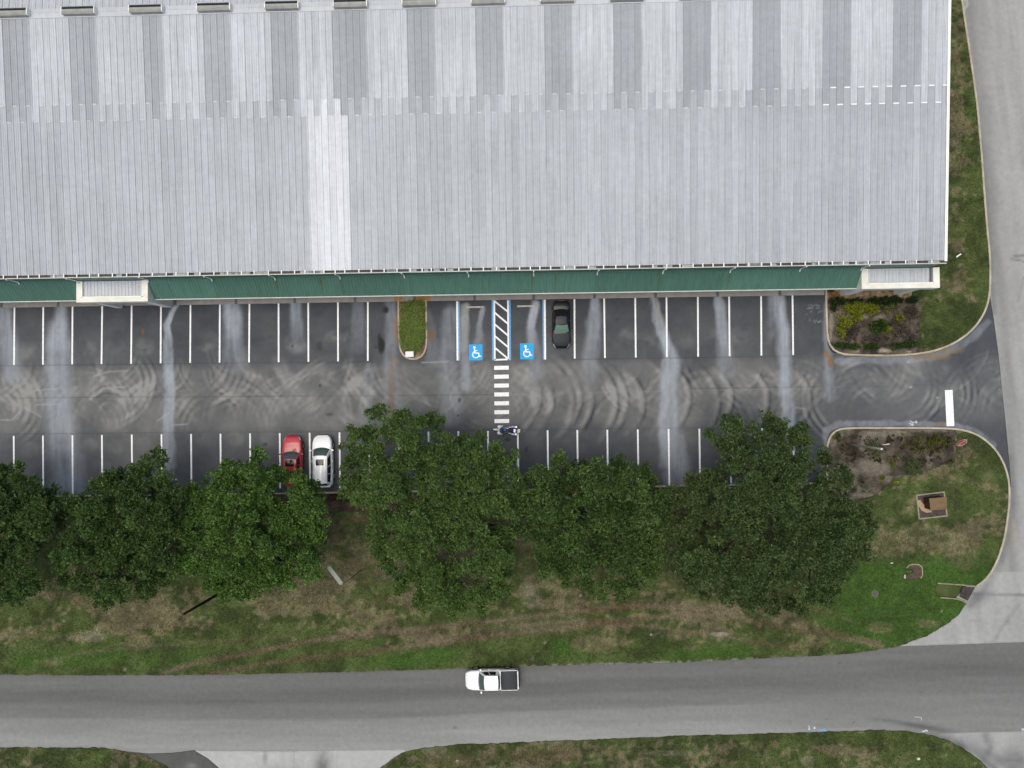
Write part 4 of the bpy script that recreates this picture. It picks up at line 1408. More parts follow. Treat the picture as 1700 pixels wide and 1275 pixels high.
BG = 'shrubs in the bed at the warehouse corner'
ZB = .09
shrub('hedge', 'short dark hedge at the gravel edge, left end of the corner bed', 'hedge', rowpts((1386, 500), (1398, 500), 4, .34, .7, 1), ZB, SH['dark'], group=BG)
shrub('hedge', 'low dark hedge below the portal, left half of the corner bed', 'hedge', rowpts((1404, 500), (1430, 499.5), 7, .24, .6, 1), ZB, SH['dark'], group=BG)
shrub('hedge', 'long dark green clipped hedge below the portal, right half of the corner bed', 'hedge', rowpts((1447, 501), (1494, 497.5), 12, .34, .75, 1), ZB, SH['dark'], group=BG, tone0=.6)
shrub('hedge', 'single small dark hedge block at the top right corner of the bed', 'hedge', rowpts((1511, 498), (1520, 497), 3, .30, .6, .5), ZB, SH['dark'], group=BG)
shrub('shrub', 'dark shrub beside the upper left kerb of the corner bed', 'shrub', [(1384, 508, .3, .6), (1385, 513, .3, .6), (1386, 505, .25, .5)], ZB, SH['dark'], group=BG, tone0=.7)
shrub('shrub', 'large yellow green shrub in the upper middle of the corner bed', 'shrub', [(1412, 510, .5, .6), (1420, 508, .5, .6), (1426, 512, .4, .6), (1416, 518, .45, .6), (1421, 524, .42, .6), (1426, 521, .35, .5), (1405, 507, .35, .4), (1427, 530, .25, .4), (1424, 528, .3, .5)], ZB, SH['yellow'], group=BG)
shrub('shrub', 'second yellow green shrub, right of the largest one', 'shrub', [(1440, 510, .42, .6), (1447, 509, .45, .6), (1453, 512, .4, .6), (1445, 516, .4, .6), (1455, 508, .3, .5), (1435, 512, .3, .5)], ZB, SH['yellow'], group=BG)
shrub('shrub', 'yellow green shrub in the left half of the corner bed by the grey patch', 'shrub', [(1398, 530, .36, .5), (1405, 534, .4, .5), (1396, 541, .4, .5), (1403, 542, .35, .5), (1394, 549, .36, .5), (1398, 555, .3, .4), (1410, 537, .28, .4)], ZB, SH['yellow'], group=BG)
shrub('shrub', 'pale olive shrub strip running right from the yellow shrubs', 'shrub', rowpts((1462, 512), (1486, 511), 6, .36, .5, 1), ZB, SH['yellow'], group=BG, tone0=.1, per=34)
shrub('shrub', 'tiny yellow shrub alone in the right half of the corner bed', 'shrub', [(1494, 526, .33, .5), (1497, 527, .28, .5)], ZB, SH['yellow'], group=BG)
shrub('shrub', 'dark green bush in the centre of the corner bed', 'shrub', [(1455, 541, .42, .9), (1461, 538, .42, 1.0), (1466, 541, .38, .9), (1456, 547, .4, .8), (1464, 546, .32, .8), (1468, 535, .3, .6)], ZB, SH['mid'], group=BG, leaf=.2, tone0=.35)
shrub('shrub', 'small lime shrub touching the dark central bush', 'shrub', [(1473, 543, .24, .4), (1474, 548, .28, .4), (1475, 546, .2, .4)], ZB, SH['yellow'], group=BG)
shrub('shrub', 'flat grey brown dry shrub patch in the lower left of the corner bed', 'shrub', [(1412 + rnd.uniform(-14, 12), 553 + rnd.uniform(-12, 14), .36, .18) for q in range(22)], ZB, SH['brown'], group=BG, per=40)
shrub('shrub', 'round grey brown dry shrub patch around the tiny yellow shrub', 'shrub', [(1488 + rnd.uniform(-12, 12), 540 + rnd.uniform(-10, 8), .34, .18) for q in range(18)], ZB, SH['brown'], group=BG, per=40, tone0=.62)
shrub('shrub', 'dry brown shrub patch at the right edge of the corner bed beside lawn', 'shrub', [(1514 + rnd.uniform(-12, 8), 517 + rnd.uniform(-6, 10), .34, .2) for q in range(16)], ZB, SH['brown'], group=BG, per=40)
shrub('shrub', 'long dry brown strip above the lower hedges of the corner bed', 'shrub', rowpts((1432, 563), (1518, 556), 22, .32, .18, 4), ZB, SH['brown'], group=BG, per=36)
shrub('hedge', 'low green hedge row at the lower left of the corner bed', 'hedge', rowpts((1385, 571), (1426, 577), 11, .24, .5, 1), ZB, SH['mid'], group=BG, tone0=.2)
shrub('hedge', 'short low green hedge at the lower middle of the corner bed', 'hedge', rowpts((1439, 576), (1455, 575), 6, .26, .5, 1), ZB, SH['mid'], group=BG, tone0=.25)
shrub('hedge', 'longest low green hedge at the lower right of the corner bed', 'hedge', rowpts((1485, 574), (1520, 571), 11, .28, .5, 1), ZB, SH['mid'], group=BG, tone0=.25)

B2 = 'plants in the mulch bed by the stop sign'
shrub('shrub', 'scrubby dark shrub at the upper left corner of the mulch bed', 'shrub', [(1388, 722, .4, .5), (1394, 726, .4, .5), (1390, 729, .3, .4)], ZB, SH['mid'], group=B2, tone0=.15, per=34)
shrub('shrub', 'lime green shrub in the middle of the mulch bed', 'shrub', [(1475, 763, .3, .4), (1480, 768, .32, .4), (1484, 772, .28, .4), (1479, 774, .25, .3), (1490, 759, .22, .3)], ZB, SH['yellow'], group=B2, tone0=.25, leaf=.2, per=34)
shrub('shrub', 'small lime plant near the lower edge of the mulch bed, left one', 'shrub', [(1463, 793, .34, .3), (1465, 796, .2, .3)], ZB, SH['yellow'], group=B2, tone0=.25, leaf=.2, per=40)
shrub('shrub', 'small lime plant near the lower edge of the mulch bed, right one', 'shrub', [(1484, 799, .34, .3), (1482, 797, .2, .3)], ZB, SH['yellow'], group=B2, tone0=.3, leaf=.2, per=40)
shrub('shrub', 'olive shrub at the bottom left of the mulch bed near the oak', 'shrub', [(1433, 807, .34, .4), (1435, 812, .3, .4), (1432, 803, .25, .4)], ZB, SH['mid'], group=B2, tone0=.3, per=34)
shrub('ground_cover', 'straggly lime green ground cover in the right half of the mulch bed', 'plants', [(rnd.gauss(1545, 26), rnd.gauss(735, 7), rnd.uniform(.14, .28), .25) for q in range(46)], ZB, SH['yellow'], tone0=.05, per=26, stuff=True, leaf=.16)
shrub('ground_cover', 'dry brown and green ground cover scattered over the mulch bed', 'plants', [(rnd.uniform(1395, 1582), rnd.uniform(722, 768), rnd.uniform(.14, .3), .2) for q in range(85)], ZB, SH['red'], tone0=.4, per=24, stuff=True, leaf=.15)

HG = 'low hedges in the strip under the oaks'
for x0, x1, lab in ((70, 112, 'low brownish hedge between the two leftmost oaks'), (292, 330, 'low brownish hedge between the second oak and the bright green oak'), (538, 605, 'low brownish hedge behind the parked white car'), (862, 884, 'low brownish hedge under the gap right of the largest oak'), (1092, 1130, 'low brownish hedge between the round oak and the widest oak')):
    yy = 833 - (x0 - 120) * .0158
    shrub('hedge', lab, 'hedge', rowpts((x0, yy), (x1, yy), max(4, int((x1 - x0) / 6)), .36, .5, 1.2), .08, SH['red'], group=HG, per=46)


def fronds(name, label, cat, loc_px, n, length, mat, z=ZB, group=None, rise=.6):
    """rosette of arching, feather-leaved fronds"""
    p = at(*loc_px, z + .3)
    t = thing(name, label, cat, (p.x, p.y, z), 0, group)
    C, D, L = [], [], []
    st = MB()
    for q in range(n):
        a = 2 * math.pi * q / n + rnd.uniform(-.25, .25)
        ln = length * rnd.uniform(.75, 1.1)
        rs = rise * rnd.uniform(.6, 1.3)
        pts = [Vector((math.cos(a) * ln * t_, math.sin(a) * ln * t_, .25 + rs * ln * (t_ - 1.0 * t_ * t_))) for t_ in (0, .25, .5, .75, 1)]
        st.tube(pts, [.018, .014, .012, .009, .005], 4)
        for j in range(14):
            t_ = .12 + .86 * j / 13
            i = min(3, int(t_ * 4))
            c = pts[i].lerp(pts[i + 1], t_ * 4 - i)
            for s_ in (-1, 1):
                C.append(c)
                d = Vector((math.cos(a) * .6 - math.sin(a) * s_, math.sin(a) * .6 + math.cos(a) * s_, .1)).normalized()
                D.append(d)
                L.append(.26 * ln * (1.15 - .6 * t_))
    me = leaves_mesh('fronds', np.array([tuple(c) for c in C]), np.array([tuple(d) for d in D]), np.array(L), .22, np.clip(rng.normal(.5, .15, len(C)), 0, 1), mat)
    link('fronds', me, t)
    st.build('frond_stem', M_BARK, t)
    MB().tube([(0, 0, -.05), (0, 0, .3)], [.10, .07], 8).build('stem', M_BARK, t)
    return t


fronds('palm', 'largest dark green palm rosette in the right half of the mulch bed', 'palm', (1515, 776), 22, .95, SH['mid'], group='palms in the mulch bed')
fronds('palm', 'small palm rosette under the tall grey green pole', 'palm', (1450, 739), 16, .7, SH['mid'], group='palms in the mulch bed')
fronds('palm', 'ragged palm rosette just below the pole in the mulch bed', 'palm', (1456, 753), 12, .62, SH['mid'], group='palms in the mulch bed')

# ornamental grass on the island: arching blades nobody could count
nb = 2700
cxy = []
while len(cxy) < 46:
    x, y = rnd.uniform(668, 702), rnd.uniform(503, 580)
    cxy.append((x, y))
V, T = [], []
for i in range(nb):
    x, y = cxy[rnd.randrange(len(cxy))]
    p = at(x + rnd.gauss(0, 1.6), y + rnd.gauss(0, 1.8), .1)
    a = rnd.uniform(0, 2 * math.pi)
    ln = rnd.uniform(.25, .62)
    up_ = rnd.uniform(.35, .85)
    c, s_ = math.cos(a), math.sin(a)
    w_ = rnd.uniform(.012, .024)
    m_ = (p.x + c * ln * .45, p.y + s_ * ln * .45, .1 + ln * up_ * .8)
    e_ = (p.x + c * ln, p.y + s_ * ln, .1 + ln * up_ * .55)
    V += [(p.x - s_ * w_, p.y + c * w_, .08), (p.x + s_ * w_, p.y - c * w_, .08), (m_[0] + s_ * w_, m_[1] - c * w_, m_[2]), (m_[0] - s_ * w_, m_[1] + c * w_, m_[2]),
          (m_[0] - s_ * w_, m_[1] + c * w_, m_[2]), (m_[0] + s_ * w_, m_[1] - c * w_, m_[2]), (e_[0] + s_ * w_ * .3, e_[1] - c * w_ * .3, e_[2]), (e_[0] - s_ * w_ * .3, e_[1] + c * w_ * .3, e_[2])]
    T += [min(1, max(0, rnd.gauss(.62, .24)))] * 8
me = meshq('ornamental_grass', V, np.arange(len(V)).reshape(-1, 4), SH['grass'])
set_float(me, 'tone', T)
tag(link('ornamental_grass', me), 'tall arching ornamental grass filling the island between the parking stalls', 'grass', None, 'stuff')


# lawn blades: short tufts that roughen the turf
def blades(name, label, region, n, z, lo=.05, hi=.13):
    pts = []
    xs_, ys_ = [p[0] for p in region], [p[1] for p in region]
    X = rng.uniform(min(xs_), max(xs_), n * 3)
    Y = rng.uniform(min(ys_), max(ys_), n * 3)
    k_ = poly_mask(X, Y, region) & (X > -20) & (X < 1720) & (Y < 1300) & (Y > -20)
    X, Y = X[k_][:n], Y[k_][:n]
    W_ = np.array([tuple(at(x, y, z)) for x, y in zip(X, Y)])
    C = paint_lawn(X, Y, W_[:, 0], W_[:, 1])
    m_ = len(X)
    a = rng.uniform(0, 2 * np.pi, m_)
    h = rng.uniform(lo, hi, m_)
    w_ = rng.uniform(.018, .04, m_)
    le = rng.uniform(.3, 1.1, m_) * h
    bx, by = np.cos(a), np.sin(a)
    z_ = np.zeros(m_)
    V = np.stack([W_ + np.stack([-by * w_, bx * w_, z_ - .03], 1), W_ + np.stack([by * w_, -bx * w_, z_ - .03], 1), W_ + np.stack([bx * le, by * le, h], 1)], 1).reshape(-1, 3)
    me = meshq(name, V, np.arange(len(V)).reshape(-1, 3), M_TURF)
    C = C * rng.uniform(.7, 1.35, m_)[:, None] * np.stack([rng.uniform(.9, 1.15, m_), np.ones(m_), rng.uniform(.8, 1.1, m_)], 1)
    set_color(me, 'paint', np.repeat(C, 3, 0))
    return tag(link(name, me), label, 'grass', None, 'stuff')


blades('grass', 'patchy green and brown grass on the verge below the oaks', L_SOUTH, 110000, .055)
blades('grass', 'grass on the strip beside the end wall of the warehouse', L_EAST, 20000, .058)
blades('grass', 'grass on the far verge right of the pale driveway', LSE, 24000, .03)
blades('grass', 'grass on the far verge at the lower left corner', LSW, 6000, .03)

# ------------------------------------------------------------------ VEHICLES


def paint_mat(name, col, rough=.28, spec=.5, coat=.6, metal=0.0):
    k = NB(name)
    f = k.remap(k.noise(5, 4, k.coords()), .3, .7, .95, 1.05)
    k.fin(k.tint(col, f), rough, spec, metal)
    k.b.inputs['Coat Weight'].default_value = coat
    k.b.inputs['Coat Roughness'].default_value = .08
    return k.m


V_RED = paint_mat('red_car_paint', (.50, .022, .038))
V_WHT = paint_mat('white_car_paint', (.80, .80, .81))
V_BLK = paint_mat('black_car_paint', (.008, .008, .010), .3, .3, .12)
V_GLS = paint_mat('tinted_glass', (.010, .012, .016), .12, .32, .0)
V_SHLD = paint_mat('windshield_glass', (.055, .085, .08), .10, .6, .3)
V_SHLG = paint_mat('greenish_windshield_glass', (.12, .21, .165), .2, .35, .0)
V_TRIM = plain('black_trim', (.02, .02, .022), .6, .3, 0, .1, 8)
V_TYRE = plain('tyre_rubber', (.018, .018, .019), .85, .2, 0, .15, 8)
V_RIM = plain('alloy_rim', (.42, .43, .45), .35, .5, .7, .08, 8)
V_LAMP = plain('headlamp_glass', (.55, .57, .60), .15, .6, 0, .08, 8)
V_TAIL = plain('tail_lamp_red', (.32, .012, .014), .2, .5, 0, .08, 8)
V_PLATE = plain('number_plate', (.6, .6, .58), .5, .3, 0, .05, 8)


def catmull(P, n):
    P = [Vector(p) for p in P]
    out = []
    for i in range(len(P) - 1):
        a, b, c, d = P[max(i - 1, 0)], P[i], P[i + 1], P[min(i + 2, len(P) - 1)]
        for q in range(n):
            t = q / n
            out.append(.5 * (2 * b + (c - a) * t + (2 * a - 5 * b + 4 * c - d) * t * t + (3 * b - a - 3 * c + d) * t ** 3))
    out.append(P[-1])
    return out


class Car:
    """lofted vehicle; x forward, y left, z up. stations: (x, half width, sill z, deck z, crown)"""

    def __init__(s, st, gh):
        s.st, s.gh = st, gh
        s.xs = [q[0] for q in st]

    def sec(s, x, u):
        w, zl, zt, c = (float(np.interp(x, s.xs, [q[i] for q in s.st])) for i in (1, 2, 3, 4))
        h = zt - zl
        prof = [(.90, zl), (.975, zl + .25 * h), (1.0, zl + .58 * h), (.965, zl + .86 * h), (.86, zt), (.45, zt + .75 * c), (0, zt + c)]
        pts = [Vector((x, w * a, z)) for a, z in prof]
        pts += [Vector((x, -w * a, z)) for a, z in prof[-2::-1]]
        cs = catmull(pts, 4)
        u = min(max(u, 0), 12) * 4
        i = min(int(u), len(cs) - 2)
        return cs[i].lerp(cs[i + 1], u - i)

    def norm(s, x, u):
        e = .03
        a = s.sec(x + e, u) - s.sec(x - e, u)
        b = s.sec(x, u + .08) - s.sec(x, u - .08)
        n = b.cross(a)
        if n.length < 1e-9:
            return Vector((0, 0, 1))
        n.normalize()
        c = Vector((0, 0, .6))
        if n.dot(s.sec(x, u) - Vector((x, 0, .5))) < 0:
            n = -n
        return n

    def body(s):
        b = MB()
        xs = []
        for i in range(len(s.xs) - 1):
            for q in range(3):
                xs.append(s.xs[i] + (s.xs[i + 1] - s.xs[i]) * q / 3)
        xs.append(s.xs[-1])
        us = [i * .5 for i in range(25)]
        rows = [[s.sec(x, u) for u in us] for x in xs]
        b.grid(rows)
        for r_ in (rows[0], rows[-1]):
            b.bm.faces.new([b.bm.verts.new(p) for p in r_])
        # floor pan
        b.grid([[r_[0], r_[-1]] for r_ in rows])
        return b

    def patch(s, x0, x1, u0, u1, off=.006, nx=6, nu=6, b=None, taper=0):
        b = b or MB()
        rows = []
        for i in range(nx + 1):
            x = x0 + (x1 - x0) * i / nx
            rows.append([])
            for j in range(nu + 1):
                f = j / nu
                u = u0 + (u1 - u0) * f
                xx = x + taper * (1 - (2 * f - 1) ** 2) * (i / nx)
                rows[-1].append(s.sec(xx, u) + s.norm(xx, u) * off)
        b.grid(rows)
        return b

    # greenhouse surfaces
    def gsurf(s, which, a, v):
        g = s.gh
        bow = g.get('bow', .14)
        zb = lambda x: float(np.interp(x, s.xs, [q[3] for q in s.st])) - .015
        wb, wt, H = g['wb'], g['wt'], g['H']

        def fb(u):
            x = g['xwb'] - bow * u * u
            return Vector((x, u * wb, zb(x) + .02 * (1 - u * u)))

        def ft(u):
            return Vector((g['xwt'] - .07 * u * u, u * wt, H - .06 - .05 * u * u))

        def rt(u):
            return Vector((g['xrt'] + .05 * u * u, u * wt * g.get('rt', .97), g.get('Hr', H - .05) - .05 * u * u))

        def rb(u):
            x = g['xrb'] + g.get('bowr', .10) * u * u
            return Vector((x, u * wb * g.get('rb', .95), zb(x) + .01))
        if which == 'front':
            p = fb(a).lerp(ft(a), v)
            return p + Vector((.02, 0, .03)) * math.sin(v * math.pi)
        if which == 'rear':
            p = rb(a).lerp(rt(a), v)
            return p + Vector((-.02, 0, .03)) * math.sin(v * math.pi)
        if which == 'roof':
            p = ft(a).lerp(rt(a), v)
            p.z += .055 * math.sin(v * math.pi) * (1 - .5 * a * a)
            return p
        sg = 1 if which == 'left' else -1
        p = fb(sg).lerp(rb(sg), a).lerp(ft(sg).lerp(rt(sg), a), v)
        arch = .055 * math.sin(a * math.pi) * .5 * v
        return p + Vector((0, sg * .05 * math.sin(a * math.pi), arch))

    def gpatch(s, which, a0, a1, v0, v1, off=0., na=8, nv=5, b=None):
        b = b or MB()
        rows = []
        for i in range(na + 1):
            rows.append([])
            for j in range(nv + 1):
                a, v = a0 + (a1 - a0) * i / na, v0 + (v1 - v0) * j / nv
                p = s.gsurf(which, a, v)
                if off:
                    e = .02
                    t1 = s.gsurf(which, a + e, v) - s.gsurf(which, a - e, v)
                    t2 = s.gsurf(which, a, v + e) - s.gsurf(which, a, v - e)
                    n = t1.cross(t2).normalized()
                    if n.dot(p - Vector(((s.gh['xwb'] + s.gh['xrb']) / 2, 0, .7))) < 0:
                        n = -n
                    p = p + n * off
                rows[-1].append(p)
        b.grid(rows)
        return b


def wheel(par, x, y, r_, wd=.21):
    sg = 1 if y > 0 else -1
    w = empty('wheel', (x, y, r_), 0, par)
    prof = [(r_ * .62, -wd / 2), (r_ * .93, -wd / 2), (r_, -wd / 2 + .04), (r_, wd / 2 - .04), (r_ * .93, wd / 2), (r_ * .62, wd / 2)]
    b = MB()
    b.grid([[(a * math.cos(t), o, a * math.sin(t)) for a, o in prof] for t in [2 * math.pi * i / 24 for i in range(25)]])
    b.build('tyre', V_TYRE, w)
    b = MB()
    b.tube([(0, sg * (wd / 2 - .02), 0), (0, sg * (wd / 2 + .005), 0)], [.06, .05], 10)
    for i in range(5):
        a = 2 * math.pi * i / 5
        c, s_ = math.cos(a), math.sin(a)
        b.tube([(.03 * c, sg * (wd / 2 - .015), .03 * s_), (r_ * .6 * c, sg * (wd / 2 - .02), r_ * .6 * s_)], [.035, .028], 6)
    b.grid([[(a * math.cos(t), sg * o, a * math.sin(t)) for a, o in ((r_ * .63, wd / 2 - .005), (r_ * .56, wd / 2 - .005), (r_ * .56, -.02), (0.02, -.02))] for t in [2 * math.pi * i / 24 for i in range(25)]])
    b.build('rim', V_RIM, w)


def finish_car(c, t, pm, L, wheels, shield, doors, mirror_m, hood=None, trunk=None, lampx=None, sides=((.08, .46), (.50, .90)), glass_rear=True, side_v=(.14, .86)):
    body = c.body().build('body', pm, t)
    g = MB()
    for wch, na in (('front', 10), ('rear', 10), ('roof', 10)):
        c.gpatch(wch, -1, 1, 0, 1, 0, na, 6, g)
    for wch in ('left', 'right'):
        c.gpatch(wch, 0, 1, 0, 1, 0, 10, 5, g)
    g.build('cabin_shell', pm, t)
    c.gpatch('front', -.93, .93, .04, .95, .008, 12, 6).build('windshield', shield, t)
    if glass_rear:
        c.gpatch('rear', -.88, .88, .08, .93, .008, 12, 6).build('rear_window', V_GLS, t)
    for wch in ('left', 'right'):
        for a0, a1 in sides:
            c.gpatch(wch, a0, a1, side_v[0], side_v[1], .008, 8, 4).build('side_window', V_GLS, t)
    for (x0, x1) in doors:
        for u0, u1 in ((.5, 3.35), (11.5, 8.65)):
            d = c.patch(x0, x1, u0, u1, .007).build('door', pm, t)
            xm = x0 + .16 * (x1 - x0)
            um = 2.7 if u0 < 6 else 9.3
            p = c.sec(xm, um) + c.norm(xm, um) * .02
            MB().box(p.x - .09, p.x + .09, p.y - .02, p.y + .02, p.z - .018, p.z + .018, .008).build('handle', pm, d)
    if hood:
        c.patch(hood[0], hood[1], 3.75, 8.25, .008, 10, 12, None, 0).build('hood', pm, t)
    if trunk:
        c.patch(trunk[0], trunk[1], 3.9, 8.1, .008, 6, 10).build('trunk_lid', pm, t)
    xf, xr = c.xs[-1], c.xs[0]
    for u0, u1 in ((2.2, 3.7), (9.8, 8.3)):
        c.patch(xf - .36, xf - .06, u0, u1, .008, 6, 4).build('headlight', V_LAMP, t)
        c.patch(xr + .04, xr + .26, u0, u1, .008, 5, 4).build('taillight', V_TAIL, t)
    # bumper slots
    zf = c.sec(xf, 6).z
    MB().box(xf - .03, xf + .012, -.42, .42, .36, .50, .01).build('grille', V_TRIM, t)
    MB().box(xr - .014, xr + .02, -.26, .26, .60, .72).build('number_plate', V_PLATE, t)
    for sg in (1, -1):
        x = c.gh['xwb'] - .30
        p = c.sec(x, 3.4 if sg > 0 else 8.6)
        m_ = empty('side_mirror', (x, p.y, p.z + .06), 0, t)
        MB().tube([(0, -sg * .10, -.03), (0, sg * .08, .03)], [.03, .025], 6).build('mirror_arm', V_TRIM, m_)
        MB().box(-.08, .07, sg * .13 - .10, sg * .13 + .10, -.02, .14, .035).build('mirror_shell', mirror_m, m_)
    for x in wheels[0]:
        for sg in (1, -1):
            wheel(t, x, sg * wheels[2], wheels[1])
            # dark wheel arch
            b = MB()
            n_ = 14
            pts = []
            for i in range(n_ + 1):
                a = math.pi * i / n_
                pts.append((x + math.cos(a) * (wheels[1] + .06), wheels[1] + math.sin(a) * (wheels[1] + .06)))
            rows = []
            for xx, zz in pts:
                u_ = min(max((zz - .24) / .30 * 1.6, .1), 2.6)
                w_ = c.sec(min(max(xx, c.xs[0] + .05), c.xs[-1] - .05), 2.0).y
                rows.append([(xx, sg * (w_ + .006), zz), (xx * .9 + x * .1, sg * (w_ + .007), (zz - wheels[1]) * .88 + wheels[1])])
            b.grid(rows)
            b.build('wheel_arch', V_TRIM, t)
    return t


# red sedan, nose towards the warehouse
def sedan(L=4.6, W=1.80, deck=.95):
    h, w = L / 2, W / 2
    st = [(-h, w * .60, .42, .72, .03), (-h + .06, w * .74, .34, .86, .04), (-h + .2, w * .86, .26, deck - .02, .04), (-h + .55, w * .95, .20, deck + .02, .04), (-h + 1.1, w * .99, .19, deck + .01, .04), (-.3, w, .19, deck - .02, .04), (h - 1.7, w, .19, deck - .05, .05),
          (h - 1.05, w * .985, .20, deck - .09, .06), (h - .55, w * .93, .22, deck - .16, .06), (h - .25, w * .82, .26, deck - .24, .05), (h - .10, w * .70, .32, deck - .30, .04), (h, w * .52, .38, deck - .40, .03)]
    gh = dict(xwb=h - 1.30, xwt=h - 2.02, xrt=-h + 1.45, xrb=-h + .72, wb=w * .845, wt=w * .62, H=1.46, bow=.22, bowr=.12)
    return Car(st, gh)


p = at(485, 766, .7)
t = thing('red_car', 'red sedan parked nose out beside the white car, half under the bright green oak', 'car', (p.x, p.y, 0), R(90))
c = sedan(4.55, 1.80)
finish_car(c, t, V_RED, 4.55, ((1.38, -1.32), .32, .79), V_SHLD, ((-.15, .72), (-1.05, -.2)), V_RED, (.98, 2.02), (-2.15, -1.62))
c.gpatch('roof', -.72, .72, .06, .60, .009, 8, 6).build('sunroof', V_GLS, t)

p = at(932, 538.5, .7)
t = thing('black_car', 'black sedan backed into the stall next to the blue accessible bay', 'car', (p.x, p.y, 0), R(-90.6))
c = sedan(4.25, 1.70, .93)
finish_car(c, t, V_BLK, 4.25, ((1.25, -1.22), .31, .74), V_SHLG, ((-.2, .62), (-1.0, -.25)), V_BLK, (.86, 1.86), (-1.98, -1.5))
c.gpatch('roof', -.80, .80, .05, .95, .009, 8, 8).build('roof_panel', paint_mat('grey_black_roof', (.036, .038, .044), .5, .25, .0), t)  # roof skin greyer and lighter than the black body paint
c.patch(.84, 1.9, 4.0, 8.0, .012, 8, 10).build('hood_panel', paint_mat('blue_black_hood', (.018, .020, .027), .5, .25, .0), t)  # hood skin slightly lighter and bluer than the body paint

# white suv
h, w = 2.33, .925
st = [(-h, w * .66, .44, .86, .03), (-h + .06, w * .80, .34, .98, .03), (-h + .2, w * .92, .27, 1.03, .03), (-h + .7, w * .98, .24, 1.05, .03), (-.6, w, .23, 1.04, .03), (.5, w, .23, 1.02, .03), (h - 1.1, w * .985, .24, .99, .05), (h - .65, w * .95, .26, .94, .06), (h - .32, w * .86, .30, .86, .06),
      (h - .14, w * .74, .35, .78, .05), (h, w * .50, .42, .68, .03)]
c = Car(st, dict(xwb=h - 1.02, xwt=h - 1.78, xrt=-h + .42, xrb=-h + .14, wb=w * .865, wt=w * .68, H=1.68, Hr=1.66, bow=.24, bowr=.06, rt=.93))
p = at(535.3, 766, .8)
t = thing('white_suv', 'white SUV with a dark sunroof parked nose out beside the red car', 'car', (p.x, p.y, 0), R(90.8))
finish_car(c, t, V_WHT, 4.66, ((1.40, -1.36), .355, .80), V_SHLD, ((-.12, .80), (-1.08, -.17)), V_WHT, (1.28, 2.12), None, None, ((.10, .40), (.425, .66), (.68, .93)), True, (.10, .90))
c.gpatch('roof', -.56, .56, .12, .34, .010, 6, 4).build('sunroof', V_GLS, t)
for sg in (1, -1):
    MB().tube([c.gsurf('roof', sg * .86, v) + Vector((0, 0, .03)) for v in (.08, .3, .6, .92)], .016, 6).build('roof_rail', V_RIM, t)

# white pickup
h, w = 2.52, .93
st = [(-h, w * .92, .50, 1.02, .0), (-h + .05, w * .955, .46, 1.07, .0), (-h + .3, w * .97, .40, 1.08, .0), (-.9, w * .985, .36, 1.07, .0), (-.3, w, .34, 1.06, .02), (.6, w, .34, 1.04, .03), (h - 1.25, w * .99, .34, 1.02, .06), (h - .7, w * .96, .36, .99, .07), (h - .3, w * .88, .40, .93, .06), (h - .12, w * .78, .44, .84, .05), (h, w * .62, .50, .74, .03)]
c = Car(st, dict(xwb=h - 1.20, xwt=h - 1.86, xrt=-.66, xrb=-.80, wb=w * .87, wt=w * .70, H=1.74, Hr=1.72, bow=.13, bowr=.03, rt=.98, rb=1.0))
p = at(816.5, 1128.5, .8)
t = thing('pickup_truck', 'white pickup truck with a black bed cover driving along the road', 'truck', (p.x, p.y, -.03), R(181.2))
finish_car(c, t, V_WHT, 5.04, ((1.55, -1.52), .38, .815), V_SHLD, ((.05, .98), (-.72, .0)), V_WHT, (1.22, 2.22), None, None, ((.10, .42), (.46, .84)), True, (.16, .86))
b = MB()
b.grid([[(x, y, 1.088 + .02 * (1 - (y / .8) ** 2) + (0 if 0 < i < 3 else -.03)) for y in (-.845, -.5, 0, .5, .845)] for i, x in enumerate((-2.46, -2.42, -.90, -.86))])
b.build('bed_cover', plain('bed_cover_vinyl', (.030, .033, .040), .6, .3, 0, .1, 3), t)
for sg in (1, -1):
    MB().box(-2.47, -.85, sg * .872 - .022, sg * .872 + .022, 1.05, 1.105, .012).build('bed_rail', V_WHT, t)
MB().box(-2.55, -2.48, -.82, .82, .62, 1.10, .02).build('tailgate', V_WHT, t)
MB().box(-2.64, -2.53, -.84, .84, .46, .60, .03).build('rear_bumper', V_TRIM, t)

t.scale = (.93, .98, 1)

# ---- motorcycle: white fairing to the left, blue tank, seat and panniers, beige top box at the tail
p = at(840.5, 714, .5)
t = thing('motorcycle', 'blue and white touring motorcycle parked across the stall end below the crosswalk', 'motorcycle', (p.x, p.y, 0), R(176.5))
B_BLU = paint_mat('blue_motorcycle_paint', (.018, .055, .22))
B_WHT = paint_mat('white_motorcycle_paint', (.66, .65, .70))
B_CHR = plain('chrome', (.55, .56, .58), .2, .5, .9, .05, 8)
B_SEAT = plain('seat_vinyl', (.016, .018, .032), .6, .3, 0, .2, 8)


def ell(b, c_, r_, n=12, m_=8):
    b.grid([[(c_[0] + r_[0] * math.cos(a) * math.cos(e), c_[1] + r_[1] * math.sin(a) * math.cos(e), c_[2] + r_[2] * math.sin(e)) for a in [2 * math.pi * i / n for i in range(n + 1)]] for e in [-math.pi / 2 + math.pi * j / m_ for j in range(m_ + 1)]])
    return b


